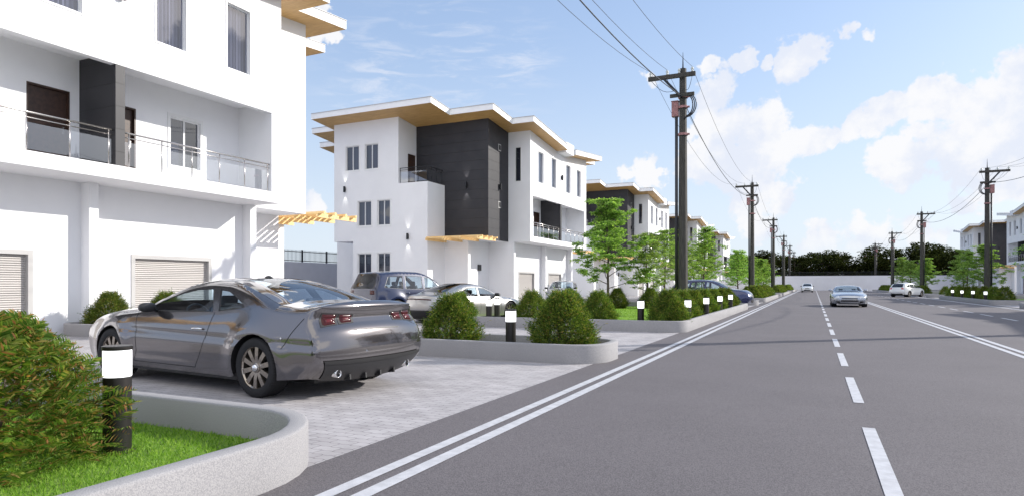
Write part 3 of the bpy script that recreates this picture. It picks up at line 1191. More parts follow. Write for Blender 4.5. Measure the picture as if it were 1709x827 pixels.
def fern_shrub_mesh(seed, r=.66, h=1.12, n=1500):
    """near shrub with feathery compound leaves: each frond carries paired leaflets"""
    rng = np.random.default_rng(seed)
    th = rng.uniform(0, 2 * np.pi, n)
    u = rng.uniform(0, 1, n) ** .9
    prof = np.clip(1 - (np.abs(u - .26) / np.where(u < .26, .8, .80)) ** 1.9, 0, 1) ** .75
    lump = 1 + .10 * np.sin(3 * th + 4 * u + seed) + .07 * np.sin(8 * th - 7 * u)
    rad = r * prof * lump * rng.uniform(.45, .92, n)
    B = np.stack([rad * np.cos(th), rad * np.sin(th), u * h * .92], 1)
    D = unit(np.stack([np.cos(th), np.sin(th), .45 + .9 * u], 1) + rng.normal(size=(n, 3)) * .33)
    L = rng.uniform(.15, .27, n)
    up = unit(np.array([0, 0, 1.]) + rng.normal(size=(n, 3)) * .35)
    side = unit(np.cross(D, up))
    nrm = np.cross(side, D)
    Vs, Fs, off = [], [], 0
    pairs = 8
    for k in range(pairs + 1):
        f = .12 + .88 * k / pairs
        c = B + D * (L * f)[:, None]
        c[:, 2] -= L * .38 * f * f
        ll = L * (.34 * np.sin(np.pi * min(.93, .18 + .72 * f)) + .04)
        for sgn in ((-1, 1) if k < pairs else (0,)):
            d_ = unit(D * (.75 if sgn else 1.) + side * sgn * 1. + nrm * .10)
            V, F = leaves(c, d_, ll * rng.uniform(.85, 1.1, n), ll * .21, rng, up=nrm, droop=.12)
            Vs.append(V)
            Fs.append(F + off)
            off += len(V)
    # leaf stalks
    s2 = side * .0013
    tip = B + D * L[:, None]
    tip[:, 2] -= L * .38
    V = np.stack([B - s2, B + s2, tip + s2 * .4, tip - s2 * .4], 1).reshape(-1, 3)
    Vs.append(V)
    Fs.append(np.arange(4 * n).reshape(n, 4) + off)
    return mesh_np('shrub', np.concatenate(Vs), np.concatenate(Fs), 'fern_leaf')


def stems_mesh(seed, r, h, n=16):
    rnd = random.Random(seed)
    k = MB()
    for i in range(n):
        a = rnd.uniform(0, 6.28)
        q = rnd.uniform(.2, .75)
        k.tube([(0.03 * math.cos(a), .03 * math.sin(a), 0), (r * q * .5 * math.cos(a), r * q * .5 * math.sin(a), h * .4), (r * q * math.cos(a), r * q * math.sin(a), h * rnd.uniform(.6, .9))], [.014, .009, .003], 5)
    return k.mesh('stems', 'bark', True)


SHR = [shrub_mesh(s) for s in (1, 2, 3)]
SHR_FAR = [shrub_mesh(s, n=1500, per=4, leaf=.09, wid=.03) for s in (4, 5)]
STEM = stems_mesh(5, .42, .85)
rs = random.Random(3)


def shrub(x, y_, label, grp, sc=1., me=None, zs=1.):
    t = thing('shrub', label, 'shrub', (x, y_, .055), rs.uniform(0, 6.28), grp)
    t.scale = (sc, sc, sc * zs)
    d_ = math.hypot(x, y_)
    link('foliage', me or (SHR[rs.randrange(3)] if d_ < 48 else SHR_FAR[rs.randrange(2)]), t)
    if d_ < 40:
        link('stem', STEM, t)
    return t


# near feathery shrub
t = thing('shrub', 'big feathery green and reddish shrub filling the lower left corner', 'shrub', (-5.37, 2.50, .05), .4)
link('foliage', fern_shrub_mesh(11, .80, 1.10, 1750), t)
link('stem', stems_mesh(9, .55, 1.0, 26), t)

GA = 'clipped shrubs in the narrow planter by the coupe'
shrub(-6.68, 11.25, 'round green shrub left of the bollard, just behind the grey coupe tail', GA, 1.0)
shrub(-4.24, 11.25, 'round green shrub right of the bollard near the rounded planter end', GA, 1.06)
shrub(-17.6, 11.3, 'shrub against the white wall above the coupe bonnet', GA, 1.0)
shrub(-15.3, 11.3, 'shrub peeking over the coupe windscreen before the shutter', GA, 1.0)
GB = 'shrubs round the first lawn planter'
Y3 = YC[0] + 7.12
for x, y_, lb, sc in ((-11.0, Y3 + .75, 'shrub at the tail of the silver sports saloon', .95), (-8.35, Y3 + .85, 'round shrub right of the two close bollards', 1.0), (-8.9, Y3 + 4.6, 'small shrub further back left, in front of the first shutter', .9),
                      (-6.1, Y3 + .9, 'shrub left of the lawn behind the front right shrub', 1.0), (-3.95, Y3 + 1.0, 'dark shrub at the planter corner right of the lawn bollard', 1.05),
                      (-8.54, Y3 + 3.6, 'shrub in front of the pale crossover bonnet', .95), (-8.35, Y3 + 4.8, 'shrub below the pale crossover windscreen', .95)):
    shrub(x, y_, lb, GB, sc)
for i, y_ in enumerate((22.7, 25.0, 27.6, 30.3, 32.9, 35.6)):
    shrub(-4.15, y_, ORD[i] + ' dark green shrub, counted from us, of the kerbside row at the first utility pole', 'roadside shrub row before the navy car', 1.0)
for i, (x, y_) in enumerate(((-10.6, Y3 + 10.5), (-9.67, Y3 + 15.6), (-8.1, Y3 + 16.6), (-6.6, Y3 + 18.2))):
    shrub(x, y_, ORD[i] + ' shrub from the left at the back of the first lawn', 'shrubs at the back of the first lawn', 1.0)
for k in (1, 2, 3):
    y0 = YC[k] + 7.12
    for i in range(7):
        shrub(-4.25, y0 + .9 + i * 2.9, ORD[i] + ' shrub from the near end of ' + ['', 'the left hedge row beyond the navy car', 'the second distant hedge row on the left', 'the farthest left roadside hedge row'][k], ['', 'hedge row beyond the navy car', 'second distant hedge row', 'farthest hedge row left'][k], 1.1)
    if k < 3:
        shrub(-7, YC[k], 'shrub in the ' + ORD[k - 1] + ' narrow planter beyond the first lawn on the left', 'shrubs in far narrow planters left', 1.0)
for k in (1, 2, 3):
    y0 = YC[k] + 7.12
    for i in range(7):
        shrub(mx(-4.3), y0 + .9 + i * 2.9, ORD[i] + ' shrub from the near end of ' + ['', 'the shaded row in the right planter', 'the row behind the white hatchback', 'the farthest right roadside row'][k], ['', 'shrub row of the right planter', 'shrub row behind the hatchback', 'farthest right shrub row'][k], 1.05)
shrub(mx(-5), YC[2] + .1, 'lone light green shrub right of the white hatchback', 'lone shrubs right', 1.0)
shrub(mx(-6.5), YC[1] + 8.1, 'shrub by the last bollard at the right picture edge', 'lone shrubs right', 1.05)


def maple(seed, H=6.0, spread=2.3, nleaf=7000, leaf=.12):
    """young broad tree: straight thin trunk, layered limbs starting low"""
    rnd = random.Random(seed)
    rng = np.random.default_rng(seed)
    wood = MB()
    trunk = [(0, 0, 0)]
    x = y_ = 0
    nseg = 9
    for i in range(1, nseg + 1):
        x += rnd.uniform(-.05, .05)
        y_ += rnd.uniform(-.05, .05)
        trunk.append((x, y_, H * .95 * i / nseg))
    wood.tube(trunk, [.075 * (1 - i / nseg) ** .8 + .008 for i in range(nseg + 1)], 8)
    limbs = MB()
    C = []          # clump centres (x, y, z, size)
    for i in range(26):
        f = .18 + .78 * (i / 25) ** .95
        z = H * f
        k = f / .95 * nseg
        a, b2 = trunk[min(nseg, int(k))], trunk[min(nseg, int(k) + 1)]
        base = Vector(a).lerp(Vector(b2), k - int(k))
        az = i * 2.399 + rnd.uniform(-.4, .4)
        # outline: broad below, narrower leader above
        env = spread * (.62 + .5 * math.sin(math.pi * min(1, f * 1.35))) * (1 - f) ** .62 + .28
        L = env * rnd.uniform(.6, 1.12)
        pts = [tuple(base)]
        dirv = Vector((math.cos(az), math.sin(az), .35))
        p = base.copy()
        for s_ in range(5):
            dirv = (dirv + Vector((rnd.uniform(-.2, .2), rnd.uniform(-.2, .2), rnd.uniform(-.02, .16)))).normalized()
            p = p + dirv * L / 5
            pts.append(tuple(p))
            if s_ >= 1:
                for q in range(2):
                    off = Vector((rnd.gauss(0, .28), rnd.gauss(0, .28), rnd.gauss(0, .10)))
                    C.append((*(p + off), rnd.uniform(.16, .36)))
                    if rnd.random() < .6:
                        limbs.tube([tuple(p), tuple(p + off * .5 + Vector((0, 0, .03))), tuple(p + off)], [.009, .006, .003], 4)
        limbs.tube(pts, [.032 * (1 - f * .6), .024 * (1 - f * .6), .018 * (1 - f * .5), .012, .008, .004], 6)
    for q in range(5):
        C.append((x + rnd.gauss(0, .1), y_ + rnd.gauss(0, .1), H * (.9 + .02 * q), .2))
    C = np.array(C)
    idx = rng.integers(0, len(C), nleaf)
    c = C[idx]
    o_ = rng.normal(size=(nleaf, 3))
    o_ = unit(o_) * rng.uniform(0, 1, (nleaf, 1)) ** .5
    B = c[:, :3] + o_ * c[:, 3:4] * np.array([1.25, 1.25, .42])
    D = np.stack([rng.normal(size=nleaf), rng.normal(size=nleaf), rng.normal(size=nleaf) * .3 - .1], 1)
    V, F = leaves(B, D, rng.uniform(.7, 1.25, nleaf) * leaf, rng.uniform(.6, .9, nleaf) * leaf, rng, up=np.array([0, 0, 1.]))
    return wood.mesh('trunk', 'bark', True), limbs.mesh('limbs', 'bark', True), mesh_np('crown', V, F, 'maple_leaf')


MAP = [maple(21, 6.1, 2.8, 19000, .13), maple(22, 5.8, 2.3, 8500, .125), maple(25, 5.2, 2.4, 8500, .125)]


def tree(x, y_, i, label, grp, sc=1., rz=0.):
    t = thing('maple_tree', label, 'tree', (x, y_, .05), rz, grp)
    t.scale = (sc, sc, sc)
    link('trunk', MAP[i][0], t)
    link('branch', MAP[i][1], t)
    link('crown', MAP[i][2], t)


TG = 'young broadleaf trees in the left planters'
tree(-10.35, 34.6, 0, 'tall young maple in front of the second and third white houses', TG, 1.0)
tree(-8.6, 36.4, 2, 'lower young tree just right of the tall maple', TG, .8, 1)
tree(-11.0, 52.6, 1, 'young tree left of the first utility pole before the third house', TG, 1.0, 2)
for k, (x, y_, i, sc) in enumerate(((-10.4, 57.5, 2, .95), (-9.4, 62.5, 1, 1.15), (-10.5, 68.5, 0, .9), (-8.9, 88, 2, 1.1), (-9.6, 94, 0, .9), (-8.2, 100, 1, .95), (-9, 122, 0, .9), (-8.6, 130, 2, 1.1), (-7.2, 104.5, 0, .85), (-9, 136, 1, 1.))):
    tree(x, y_, i, ['young tree right behind the first utility pole', 'young tree above the navy car bonnet', 'young tree left of the second utility pole'][k] if k < 3 else ORD[k - 3] + ' young tree in the distant row left of the road, past the second utility pole', TG if k < 3 else 'distant tree row left', sc, k)
TR = 'young trees in the right planters'
for k, (x, y_, i, sc) in enumerate(((17.2, 54.5, 1, .95), (17.6, 59.5, 0, 1.0), (17.0, 64.5, 2, 1.15), (17.4, 88, 0, .95), (16.8, 93.5, 1, .9), (17.4, 99, 2, 1.1), (16.2, 121, 0, .9), (15.5, 133, 2, 1.05), (17, 127, 1, .9), (14.8, 138, 1, 1.1))):
    tree(x, y_, i, ORD[k % 3 if k < 6 else k - 6] + (' young tree from the near end behind the bollards at the right edge' if k < 3 else ' young tree from the near end between the hatchback and the right houses' if k < 6 else ' young tree of the farthest right row, counted from us'), ['young trees at the right picture edge', 'young trees between hatchback and houses', 'farthest right trees'][0 if k < 3 else 1 if k < 6 else 2], sc, k * 1.7)


def forest_tree(seed, H=11., Rr=5.5, n=5200):
    rnd = random.Random(seed)
    rng = np.random.default_rng(seed)
    w = MB()
    w.tube([(0, 0, 0), (.2, .1, H * .4), (0, .3, H * .8)], [.35, .25, .08], 7)
    C = []
    for i in range(34):
        a = rnd.uniform(0, 6.28)
        q = math.sqrt(rnd.random())
        z = H * rnd.uniform(.22, .93)
        env = Rr * (1.0 if z < H * .75 else .75)
        C.append((q * env * math.cos(a), q * env * math.sin(a), z * (1 - .12 * q), rnd.uniform(.9, 2.1)))
        if i % 3 == 0:
            w.tube([(0, .1, z * .6), (C[-1][0] * .5, C[-1][1] * .5, z * .8), C[-1][:3]], [.12, .08, .03], 5)
    C = np.array(C)
    c = C[rng.integers(0, len(C), n)]
    o_ = unit(rng.normal(size=(n, 3))) * rng.uniform(.2, 1, (n, 1)) ** .4
    B = c[:, :3] + o_ * c[:, 3:4] * np.array([1.3, 1.3, .5])
    D = rng.normal(size=(n, 3)) * np.array([1, 1, .5])
    V, F = leaves(B, D, rng.uniform(.35, .8, n), rng.uniform(.25, .5, n), rng, up=np.array([0, 0, 1.]))
    return w.mesh('trunk', 'forest_bark', True), mesh_np('crown', V, F, 'forest_leaf')


FOR = [forest_tree(s, h) for s, h in ((31, 11), (32, 10), (33, 12.5))]
rf_ = random.Random(8)
x = -42
fcount = [-1, -1]
while x < 95:
    for row in range(2):
        fcount[row] += 1
        yy = 172 + row * 11 + rf_.uniform(-3, 3)
        hh = 1.0 + .05 * math.sin(x * .12) + (.14 if x > 14 else -.12 if x < -18 else 0)
        t = thing('dark_tree', ORD[fcount[row]] + ' dark evergreen from the left in the ' + ('back' if row else 'front') + ' row behind the end wall', 'tree', (x + rf_.uniform(-2, 2) + row * 3.5, yy, 0), rf_.uniform(0, 6.28), 'dark trees behind the end wall')
        sc = hh * rf_.uniform(.82, 1.08) * (1 if row else .93)
        t.scale = (sc, sc, sc)
        q = FOR[rf_.randrange(3)]
        link('trunk', q[0], t)
        link('crown', q[1], t)
    x += 6.3


# grass blades, dense in the near planter and sparser on the first lawn
def grass(name, x0, x1, y0, y1, n, h, wid, seed, z=.06):
    rng = np.random.default_rng(seed)
    B = np.stack([rng.uniform(x0, x1, n), rng.uniform(y0, y1, n), np.full(n, z)], 1)
    D = np.stack([rng.normal(size=n) * .45, rng.normal(size=n) * .45, np.ones(n)], 1)
    V, F = leaves(B, D, rng.uniform(.5, 1.2, n) * h, np.full(n, wid), rng)
    o_ = link(name, mesh_np(name, V, F, 'grass_leaf'))
    return tag(o_, kind='stuff')


tag(grass('grass', -8.2, XK - .55, .6, 3.96, 60000, .055, .006, 5), 'bright green grass blades in the near planter', 'grass')
tag(grass('grass', -10.9, XK - .3, Y3 + .2, Y3 + 18.6, 60000, .05, .012, 6), 'short sunlit grass of the first lawn planter', 'grass')

# ------------------------------------------------------------------ bollard lamps
def bollard_parts():
    a = MB().lathe([(.0, 0), (.125, 0), (.125, .012), (.10, .014), (.10, .60), (.0, .60)], 28)
    b_ = MB().lathe([(.0, .60), (.098, .60), (.101, .604), (.101, .806), (.098, .81), (0, .81)], 28)
    c_ = MB().lathe([(0, .81), (.106, .81), (.108, .814), (.108, .838), (.104, .842), (0, .842)], 28)
    return a.mesh('post', 'bollard_metal', True), b_.mesh('lamp_band', 'lamp_glow', True), c_.mesh('cap', 'bollard_metal', True)


BP = bollard_parts()
for me in BP:
    bm = bmesh.new()
    bm.from_mesh(me)
    bmesh.ops.split_edges(bm, edges=[e for e in bm.edges if len(e.link_faces) == 2 and e.calc_face_angle(0) > .6])
    bm.to_mesh(me)
    bm.free()


def bollard(x, y_, label, grp='bollard lamps in the planters'):
    t = thing('bollard_lamp', label, 'bollard lamp', (x, y_, .055), 0, grp)
    for nm, me in zip(('post', 'lamp_band', 'cap'), BP):
        link(nm, me, t)


bollard(-4.97, 3.25, 'dark bollard with glowing white band in front of the coupe, nearest in the picture')
bollard(-5.32, 11.25, 'bollard lamp between the two round shrubs in the narrow planter')
bollard(-9.9, Y3 + .8, 'left one of two close bollard lamps behind the narrow planter')
bollard(-10.2, Y3 + 2.0, 'right one of two close bollard lamps behind the narrow planter')
bollard(-8.3, Y3 + 2.9, 'bollard lamp between shrubs before the pale crossover')
bollard(-4.75, Y3 + .85, 'bollard lamp standing clear on the first lawn')
bollard(-9.3, Y3 + 10.5, 'bollard lamp far back beside the tall maple trunk')
for i in range(4):
    bollard(-3.62, Y3 + 2.4 + i * 3.85, ORD[i] + ' bollard lamp from us in the kerbside shrub row at the first utility pole', 'bollards of the first roadside row')
for k in (1, 2):
    for i in range(4):
        bollard(mx(-3.62), YC[k] + 9.9 + i * 3.95, ORD[i] + ' bollard lamp from the near end of ' + ['', 'the shaded right roadside planter', 'the planter behind the white hatchback'][k], ['', 'bollards right roadside', 'bollards behind hatchback'][k])
bollard(mx(-5.6), YC[2], 'bollard lamp right beside the white hatchback')

# ------------------------------------------------------------------ cars
def interp(tab, x):
    """smooth cubic through a table, without flat spots at the knots"""
    if x <= tab[0][0]:
        return tab[0][1]
    n = len(tab)
    for i in range(n - 1):
        (a, va), (b2, vb) = tab[i], tab[i + 1]
        if x <= b2:
            h = b2 - a
            t_ = (x - a) / h

            def sl(j):
                p, q = tab[max(0, j - 1)], tab[min(n - 1, j + 1)]
                return (q[1] - p[1]) / (q[0] - p[0])
            m1, m2 = sl(i) * h, sl(i + 1) * h
            return (2 * t_ ** 3 - 3 * t_ ** 2 + 1) * va + (t_ ** 3 - 2 * t_ ** 2 + t_) * m1 + (3 * t_ ** 2 - 2 * t_ ** 3) * vb + (t_ ** 3 - t_ ** 2) * m2
    return tab[-1][1]


def crspline(pts, sub=5):
    """Catmull-Rom through (x, z, tag) points; the tag of a segment is that of its first point"""
    out = []
    P = [pts[0]] + list(pts) + [pts[-1]]
    for i in range(1, len(P) - 2):
        p0, p1, p2, p3 = P[i - 1], P[i], P[i + 1], P[i + 2]
        for k in range(sub):
            t_ = k / sub
            xy = []
            for j in (0, 1):
                a, b_, c, d_ = p0[j], p1[j], p2[j], p3[j]
                m1, m2 = (c - a) * .5, (d_ - b_) * .5
                # limit the tangents so sharp design corners do not overshoot
                lim = abs(c - b_) * 1.6
                m1 = max(-lim, min(lim, m1))
                m2 = max(-lim, min(lim, m2))
                h00 = 2 * t_ ** 3 - 3 * t_ ** 2 + 1
                h10 = t_ ** 3 - 2 * t_ ** 2 + t_
                h01 = -2 * t_ ** 3 + 3 * t_ ** 2
                h11 = t_ ** 3 - t_ ** 2
                xy.append(h00 * b_ + h10 * m1 + h01 * c + h11 * m2)
            out.append((xy[0], xy[1], p1[2]))
    out.append((pts[-1][0], pts[-1][1], pts[-1][2]))
    return out


def pip(x, y_, poly):
    c = False
    n = len(poly)
    j = n - 1
    for i in range(n):
        xi, yi = poly[i][:2]
        xj, yj = poly[j][:2]
        if (yi > y_) != (yj > y_) and x < (xj - xi) * (y_ - yi) / (yj - yi) + xi:
            c = not c
        j = i
    return c


class Car:
    def __init__(s, S):
        s.S = S
        s.L, s.W = S['L'], S['W']
        s.sil = crspline(S['sil'], 8 if S.get('hero') else 5)
        s.ax = S['axles']
        s.Rw = S['Rw']
        s.Ra = S['Rw'] * S.get('arch', 1.13)
        s.sill = S.get('sill', .22)
        s.belt = S['belt']
        # top outline: highest z for a given x
        s.top = sorted({round(p[0], 4): p[1] for p in s.sil if p[1] > .5}.items())

    def ztop(s, x):
        t_ = s.top
        best = 0
        for (a, za), (b_, zb) in zip(s.sil_pairs[0::1], s.sil_pairs[1::1]):
            pass
        return best

    def half(s, x):
        h = s.W / 2
        L2 = s.L / 2
        f = x / L2
        if f > 0:
            k = s.S.get('taper_f', .17) * max(0, (f - .35) / .65) ** 2.4
        else:
            k = s.S.get('taper_r', .11) * max(0, (-f - .4) / .6) ** 2.4
        return h * (1 - k)

    def y(s, x, z):
        """half width of the body side at (x, z)"""
        h = s.half(x)
        zb = interp(s.belt, x)
        zm = s.S.get('zmax', .58)
        if z < zm:
            q = (zm - z) / zm
            v = h * (1 - .11 * q ** 2.2)
        elif z < zb:
            q = (z - zm) / (zb - zm)
            v = h * (1 - s.S.get('shoulder', .075) * q ** 2.0)
        else:
            sh = s.S.get('shoulder', .075)
            m0 = 2 * sh * h / max(.2, zb - zm)           # slope arriving from below
            q = z - zb
            v = h * (1 - sh) - m0 * q - (s.S.get('tumble', .42) - m0) * (q - .05 * (1 - math.exp(-q / .05)))
        # flared arches
        for a in s.ax:
            d_ = math.hypot(x - a, (z - s.Rw) * .9)
            v += s.S.get('flare', .03) * math.exp(-((d_ - s.Ra) / .16) ** 2) * (1 if z > s.Rw * .4 else .5)
        # character crease
        cz = s.S.get('crease')
        if cz and z < zb:
            v += -.012 * math.exp(-((z - (cz + .02 * x)) / .05) ** 2)
        # sill step
        fx = max(0, min(1, (x - s.ax[1] - s.Ra) / .2)) * max(0, min(1, (s.ax[0] - s.Ra - x) / .2))
        v += .012 * fx * math.exp(-((z - s.sill - .08) / .07) ** 2)
        return v

    def edge_roll(s, x, z):
        """pull the sheet in close to the silhouette so it meets the top softly"""
        r = s.S.get('roll', .07)
        dmin = 9
        for (xa, za, _), (xb, zb, _) in zip(s.sil, s.sil[1:]):
            dx, dz_ = xb - xa, zb - za
            l2 = dx * dx + dz_ * dz_
            if l2 < 1e-9:
                continue
            t_ = max(0, min(1, ((x - xa) * dx + (z - za) * dz_) / l2))
            d_ = math.hypot(x - xa - t_ * dx, z - za - t_ * dz_)
            dmin = min(dmin, d_)
        if dmin < r:
            q = 1 - dmin / r
            return -r * .9 * (1 - math.sqrt(max(0, 1 - q * q)))
        return 0

    def side(s, x, z, side=1, off=0.):
        return (x, side * (s.y(x, z) + s.edge_roll(x, z) + off), z)

    def outline(s):
        pts = [(p[0], p[1]) for p in s.sil]
        xf, xr = s.ax
        bot = []
        x = pts[-1][0]

        def arch(a):
            z0 = s.sill + .02
            a0 = math.asin(max(-1, min(1, (z0 - s.Rw) / s.Ra)))
            out = []
            for k in range(17):
                t_ = math.pi - a0 - (math.pi - 2 * a0) * k / 16
                out.append((a + s.Ra * math.cos(t_), s.Rw + s.Ra * math.sin(t_)))
            return out
        bot += arch(xr)
        n = 10
        xa, xb = xr + s.Ra + .06, xf - s.Ra - .06
        bot += [(xa + (xb - xa) * k / n, s.sill) for k in range(n + 1)]
        bot += arch(xf)
        return pts + bot

    def cdt(s, poly, holes=(), step=.085, inside_pad=.03):
        vs = [Vector(p) for p in poly]
        edges = [(i, (i + 1) % len(poly)) for i in range(len(poly))]
        for h in holes:
            b_ = len(vs)
            vs += [Vector(p) for p in h]
            edges += [(b_ + i, b_ + (i + 1) % len(h)) for i in range(len(h))]
        x0, x1 = min(p[0] for p in poly), max(p[0] for p in poly)
        z0, z1 = min(p[1] for p in poly), max(p[1] for p in poly)
        allp = list(poly) + [q for h in holes for q in h]
        x = x0 + step / 2
        r_ = 0
        while x < x1:
            z = z0 + step / 2 + (step / 2 if r_ % 2 else 0)
            while z < z1:
                if pip(x, z, poly) and not any(pip(x, z, h) for h in holes) and min((x - a) ** 2 + (z - b_) ** 2 for a, b_ in allp) > inside_pad ** 2:
                    vs.append(Vector((x, z)))
                z += step
            x += step * .87
            r_ += 1
        V, E_, F, *_ = delaunay_2d_cdt(vs, edges, [], 0, 1e-5)
        out = []
        for f in F:
            cx = sum(V[i][0] for i in f) / 3
            cz = sum(V[i][1] for i in f) / 3
            if pip(cx, cz, poly) and not any(pip(cx, cz, h) for h in holes):
                out.append(tuple(f))
        return [(v[0], v[1]) for v in V], out

    def strip(s, tags, nc=14, off=0.):
        """the top surface across the car for the given silhouette tags"""
        mb = MB()
        n = len(s.sil)
        rows = {}
        for i, (x, z, tg) in enumerate(s.sil):
            a = s.sil[max(0, i - 1)]
            b_ = s.sil[min(n - 1, i + 1)]
            t_ = Vector((b_[0] - a[0], b_[1] - a[1]))
            if t_.length < 1e-6:
                t_ = Vector((-1, 0))
            t_.normalize()
            nx, nz_ = -t_[1] * -1, t_[0] * -1          # outward normal of a loop running front-top-rear
            nx, nz_ = t_[1], -t_[0]
            bl = s.bulge(i)
            ye = s.y(x, z) + s.edge_roll(x, z)
            row = []
            for k in range(nc + 1):
                c = -1 + 2 * k / nc
                c = math.sin(c * math.pi / 2)
                bb = bl * (1 - abs(c) ** 2.6) + off
                row.append((x + nx * bb, c * ye, z + nz_ * bb))
            rows[i] = row
        idx = {}
        for i in range(n - 1):
            if s.sil[i][2] not in tags:
                continue
            for j in (i, i + 1):
                if j not in idx:
                    idx[j] = len(mb.v)
                    mb.v += rows[j]
            for k in range(nc):
                mb.f.append((idx[i] + k, idx[i + 1] + k, idx[i + 1] + k + 1, idx[i] + k + 1))
        return mb

    def bulge(s, i):
        B = s.S.get('bulge', {})
        D = dict(nose=.13, hood=.05, windshield=.09, roof=.045, rearglass=.07, deck=.03, tail=.11)
        D.update(B)
        # average over neighbours so the patches meet
        v = 0
        cnt = 0
        kk = 5.6 if s.S.get('hero') else 3.5
        for j in range(i - 13, i + 14):
            w_ = math.exp(-((j - i) / kk) ** 2)
            v += D[s.sil[max(0, min(len(s.sil) - 1, j))][2]] * w_
            cnt += w_
        return v / cnt

    def end_point(s, c, z, rear=True, off=0.):
        """point on the nose or tail surface at lateral fraction c and height z"""
        tg = 'tail' if rear else 'nose'
        idx = [i for i in range(len(s.sil) - 1) if s.sil[i][2] == tg]
        best = None
        for i in idx:
            za, zb = s.sil[i][1], s.sil[i + 1][1]
            if min(za, zb) - 1e-6 <= z <= max(za, zb) + 1e-6 and abs(za - zb) > 1e-6:
                t_ = (z - za) / (zb - za)
                x = s.sil[i][0] + t_ * (s.sil[i + 1][0] - s.sil[i][0])
                best = (x, i, t_)
                break
        if best is None:
            i = min(idx, key=lambda q: abs(s.sil[q][1] - z))
            best = (s.sil[i][0], i, 0)
        x, i, t_ = best
        ye = s.y(x, z) + s.edge_roll(x, z)

        def nn(j):
            a, b_ = s.sil[max(0, j - 1)], s.sil[min(len(s.sil) - 1, j + 1)]
            t2 = Vector((b_[0] - a[0], b_[1] - a[1])).normalized()
            return Vector((t2[1], -t2[0]))
        n2 = nn(i).lerp(nn(i + 1), t_)
        bb = (s.bulge(i) * (1 - t_) + s.bulge(i + 1) * t_) * (1 - abs(c) ** 2.6) + off
        return (x + n2[0] * bb, c * ye, z + n2[1] * bb)

    def end_patch(s, pts, rear=True, off=.006, n=8, depth=None):
        """patch on nose/tail: pts = [(c,z)...] quad corners in order bl, br, tr, tl"""
        mb = MB()
        for a in range(n + 1):
            for b_ in range(n + 1):
                u, v = a / n, b_ / n
                c = (1 - v) * ((1 - u) * pts[0][0] + u * pts[1][0]) + v * ((1 - u) * pts[3][0] + u * pts[2][0])
                z = (1 - v) * ((1 - u) * pts[0][1] + u * pts[1][1]) + v * ((1 - u) * pts[3][1] + u * pts[2][1])
                ed = min(u, 1 - u, v, 1 - v)
                mb.v.append(s.end_point(c, z, rear, off * (0 if ed < 1e-6 else 1) if depth is None else (off if ed < 1e-6 else off - depth)))
        for a in range(n):
            for b_ in range(n):
                q = a * (n + 1) + b_
                mb.f.append((q, q + 1, q + n + 2, q + n + 1))
        return mb

    def side_patch(s, poly, side, off=.004, step=.06):
        V, F = s.cdt(poly, (), step, .02)
        mb = MB()
        mb.v = [s.side(x, z, side, off) for x, z in V]
        mb.f = F
        return mb

    def build(s, name, label, loc, heading, group=None):
        S = s.S
        t = thing(name, label, 'car', (*loc, 0), heading, group)
        paint = S['paint']
        out = s.outline()
        wins = S['windows']
        body = MB()
        nrm = {}
        e_ = .006

        def side_n(x, z, side):
            f = lambda a, b: s.y(a, b) + s.edge_roll(a, b)
            gx = (f(x + e_, z) - f(x - e_, z)) / (2 * e_)
            gz = (f(x, z + e_) - f(x, z - e_)) / (2 * e_)
            v = Vector((-gx, side, -gz)).normalized()
            best = 9
            for (xa, za, _), (xb, zb, _) in zip(s.sil, s.sil[1:]):
                dx, dz_ = xb - xa, zb - za
                l2 = dx * dx + dz_ * dz_
                if l2 < 1e-9:
                    continue
                t_ = max(0, min(1, ((x - xa) * dx + (z - za) * dz_) / l2))
                d_ = math.hypot(x - xa - t_ * dx, z - za - t_ * dz_)
                if d_ < best:
                    best, tn = d_, Vector((dz_, -dx)) / math.sqrt(l2)
            if best < .012:      # on the silhouette itself the skin turns over to the top
                v = Vector((tn[0], side * .35, tn[1])).normalized()
            return v
        V, F = s.cdt(out, wins, S.get('step', .08), S.get('step', .08) * .35)
        NV = [side_n(x, z, 1) for x, z in V]
        SV = [s.side(x, z, 1) for x, z in V]
        for side in (1, -1):
            for i, q in enumerate(NV):
                nrm[len(body.v) + i] = Vector((q.x, q.y * side, q.z))
            b_ = len(body.v)
            body.v += [(p[0], p[1] * side, p[2]) for p in SV]
            body.f += [tuple(b_ + i for i in (f if side == 1 else f[::-1])) for f in F]
            # window reveals
            for w in wins:
                n = len(w)
                b_ = len(body.v)
                body.v += [s.side(x, z, side) for x, z in w] + [s.side(x, z, side, -.025) for x, z in w]
                body.f += [(b_ + i, b_ + (i + 1) % n, b_ + n + (i + 1) % n, b_ + n + i) for i in range(n)]
        m2 = s.strip(S.get('solid', ('nose', 'hood', 'roof', 'deck', 'tail')), 28 if S.get('hero') else 14)
        b_ = len(body.v)
        body.v += m2.v
        body.f += [tuple(b_ + i for i in f) for f in m2.f]
        bo = body.build('body', paint, t, smooth=True, recalc=False)
        me = bo.data
        # exact surface normals on the sides keep the reflections even
        me.polygons.foreach_set('use_smooth', [True] * len(me.polygons))
        vn = [tuple(v.normal) for v in me.vertices]
        for i, q in nrm.items():
            vn[i] = tuple(q)
        for f in me.polygons:
            ks = [i for i in f.vertices if i in nrm]
            if len(ks) == len(f.vertices) and f.normal.dot(nrm[ks[0]]) < 0:
                f.flip()
        me.normals_split_custom_set_from_vertices(vn)
        # arch lips and wells
        xf, xr = s.ax
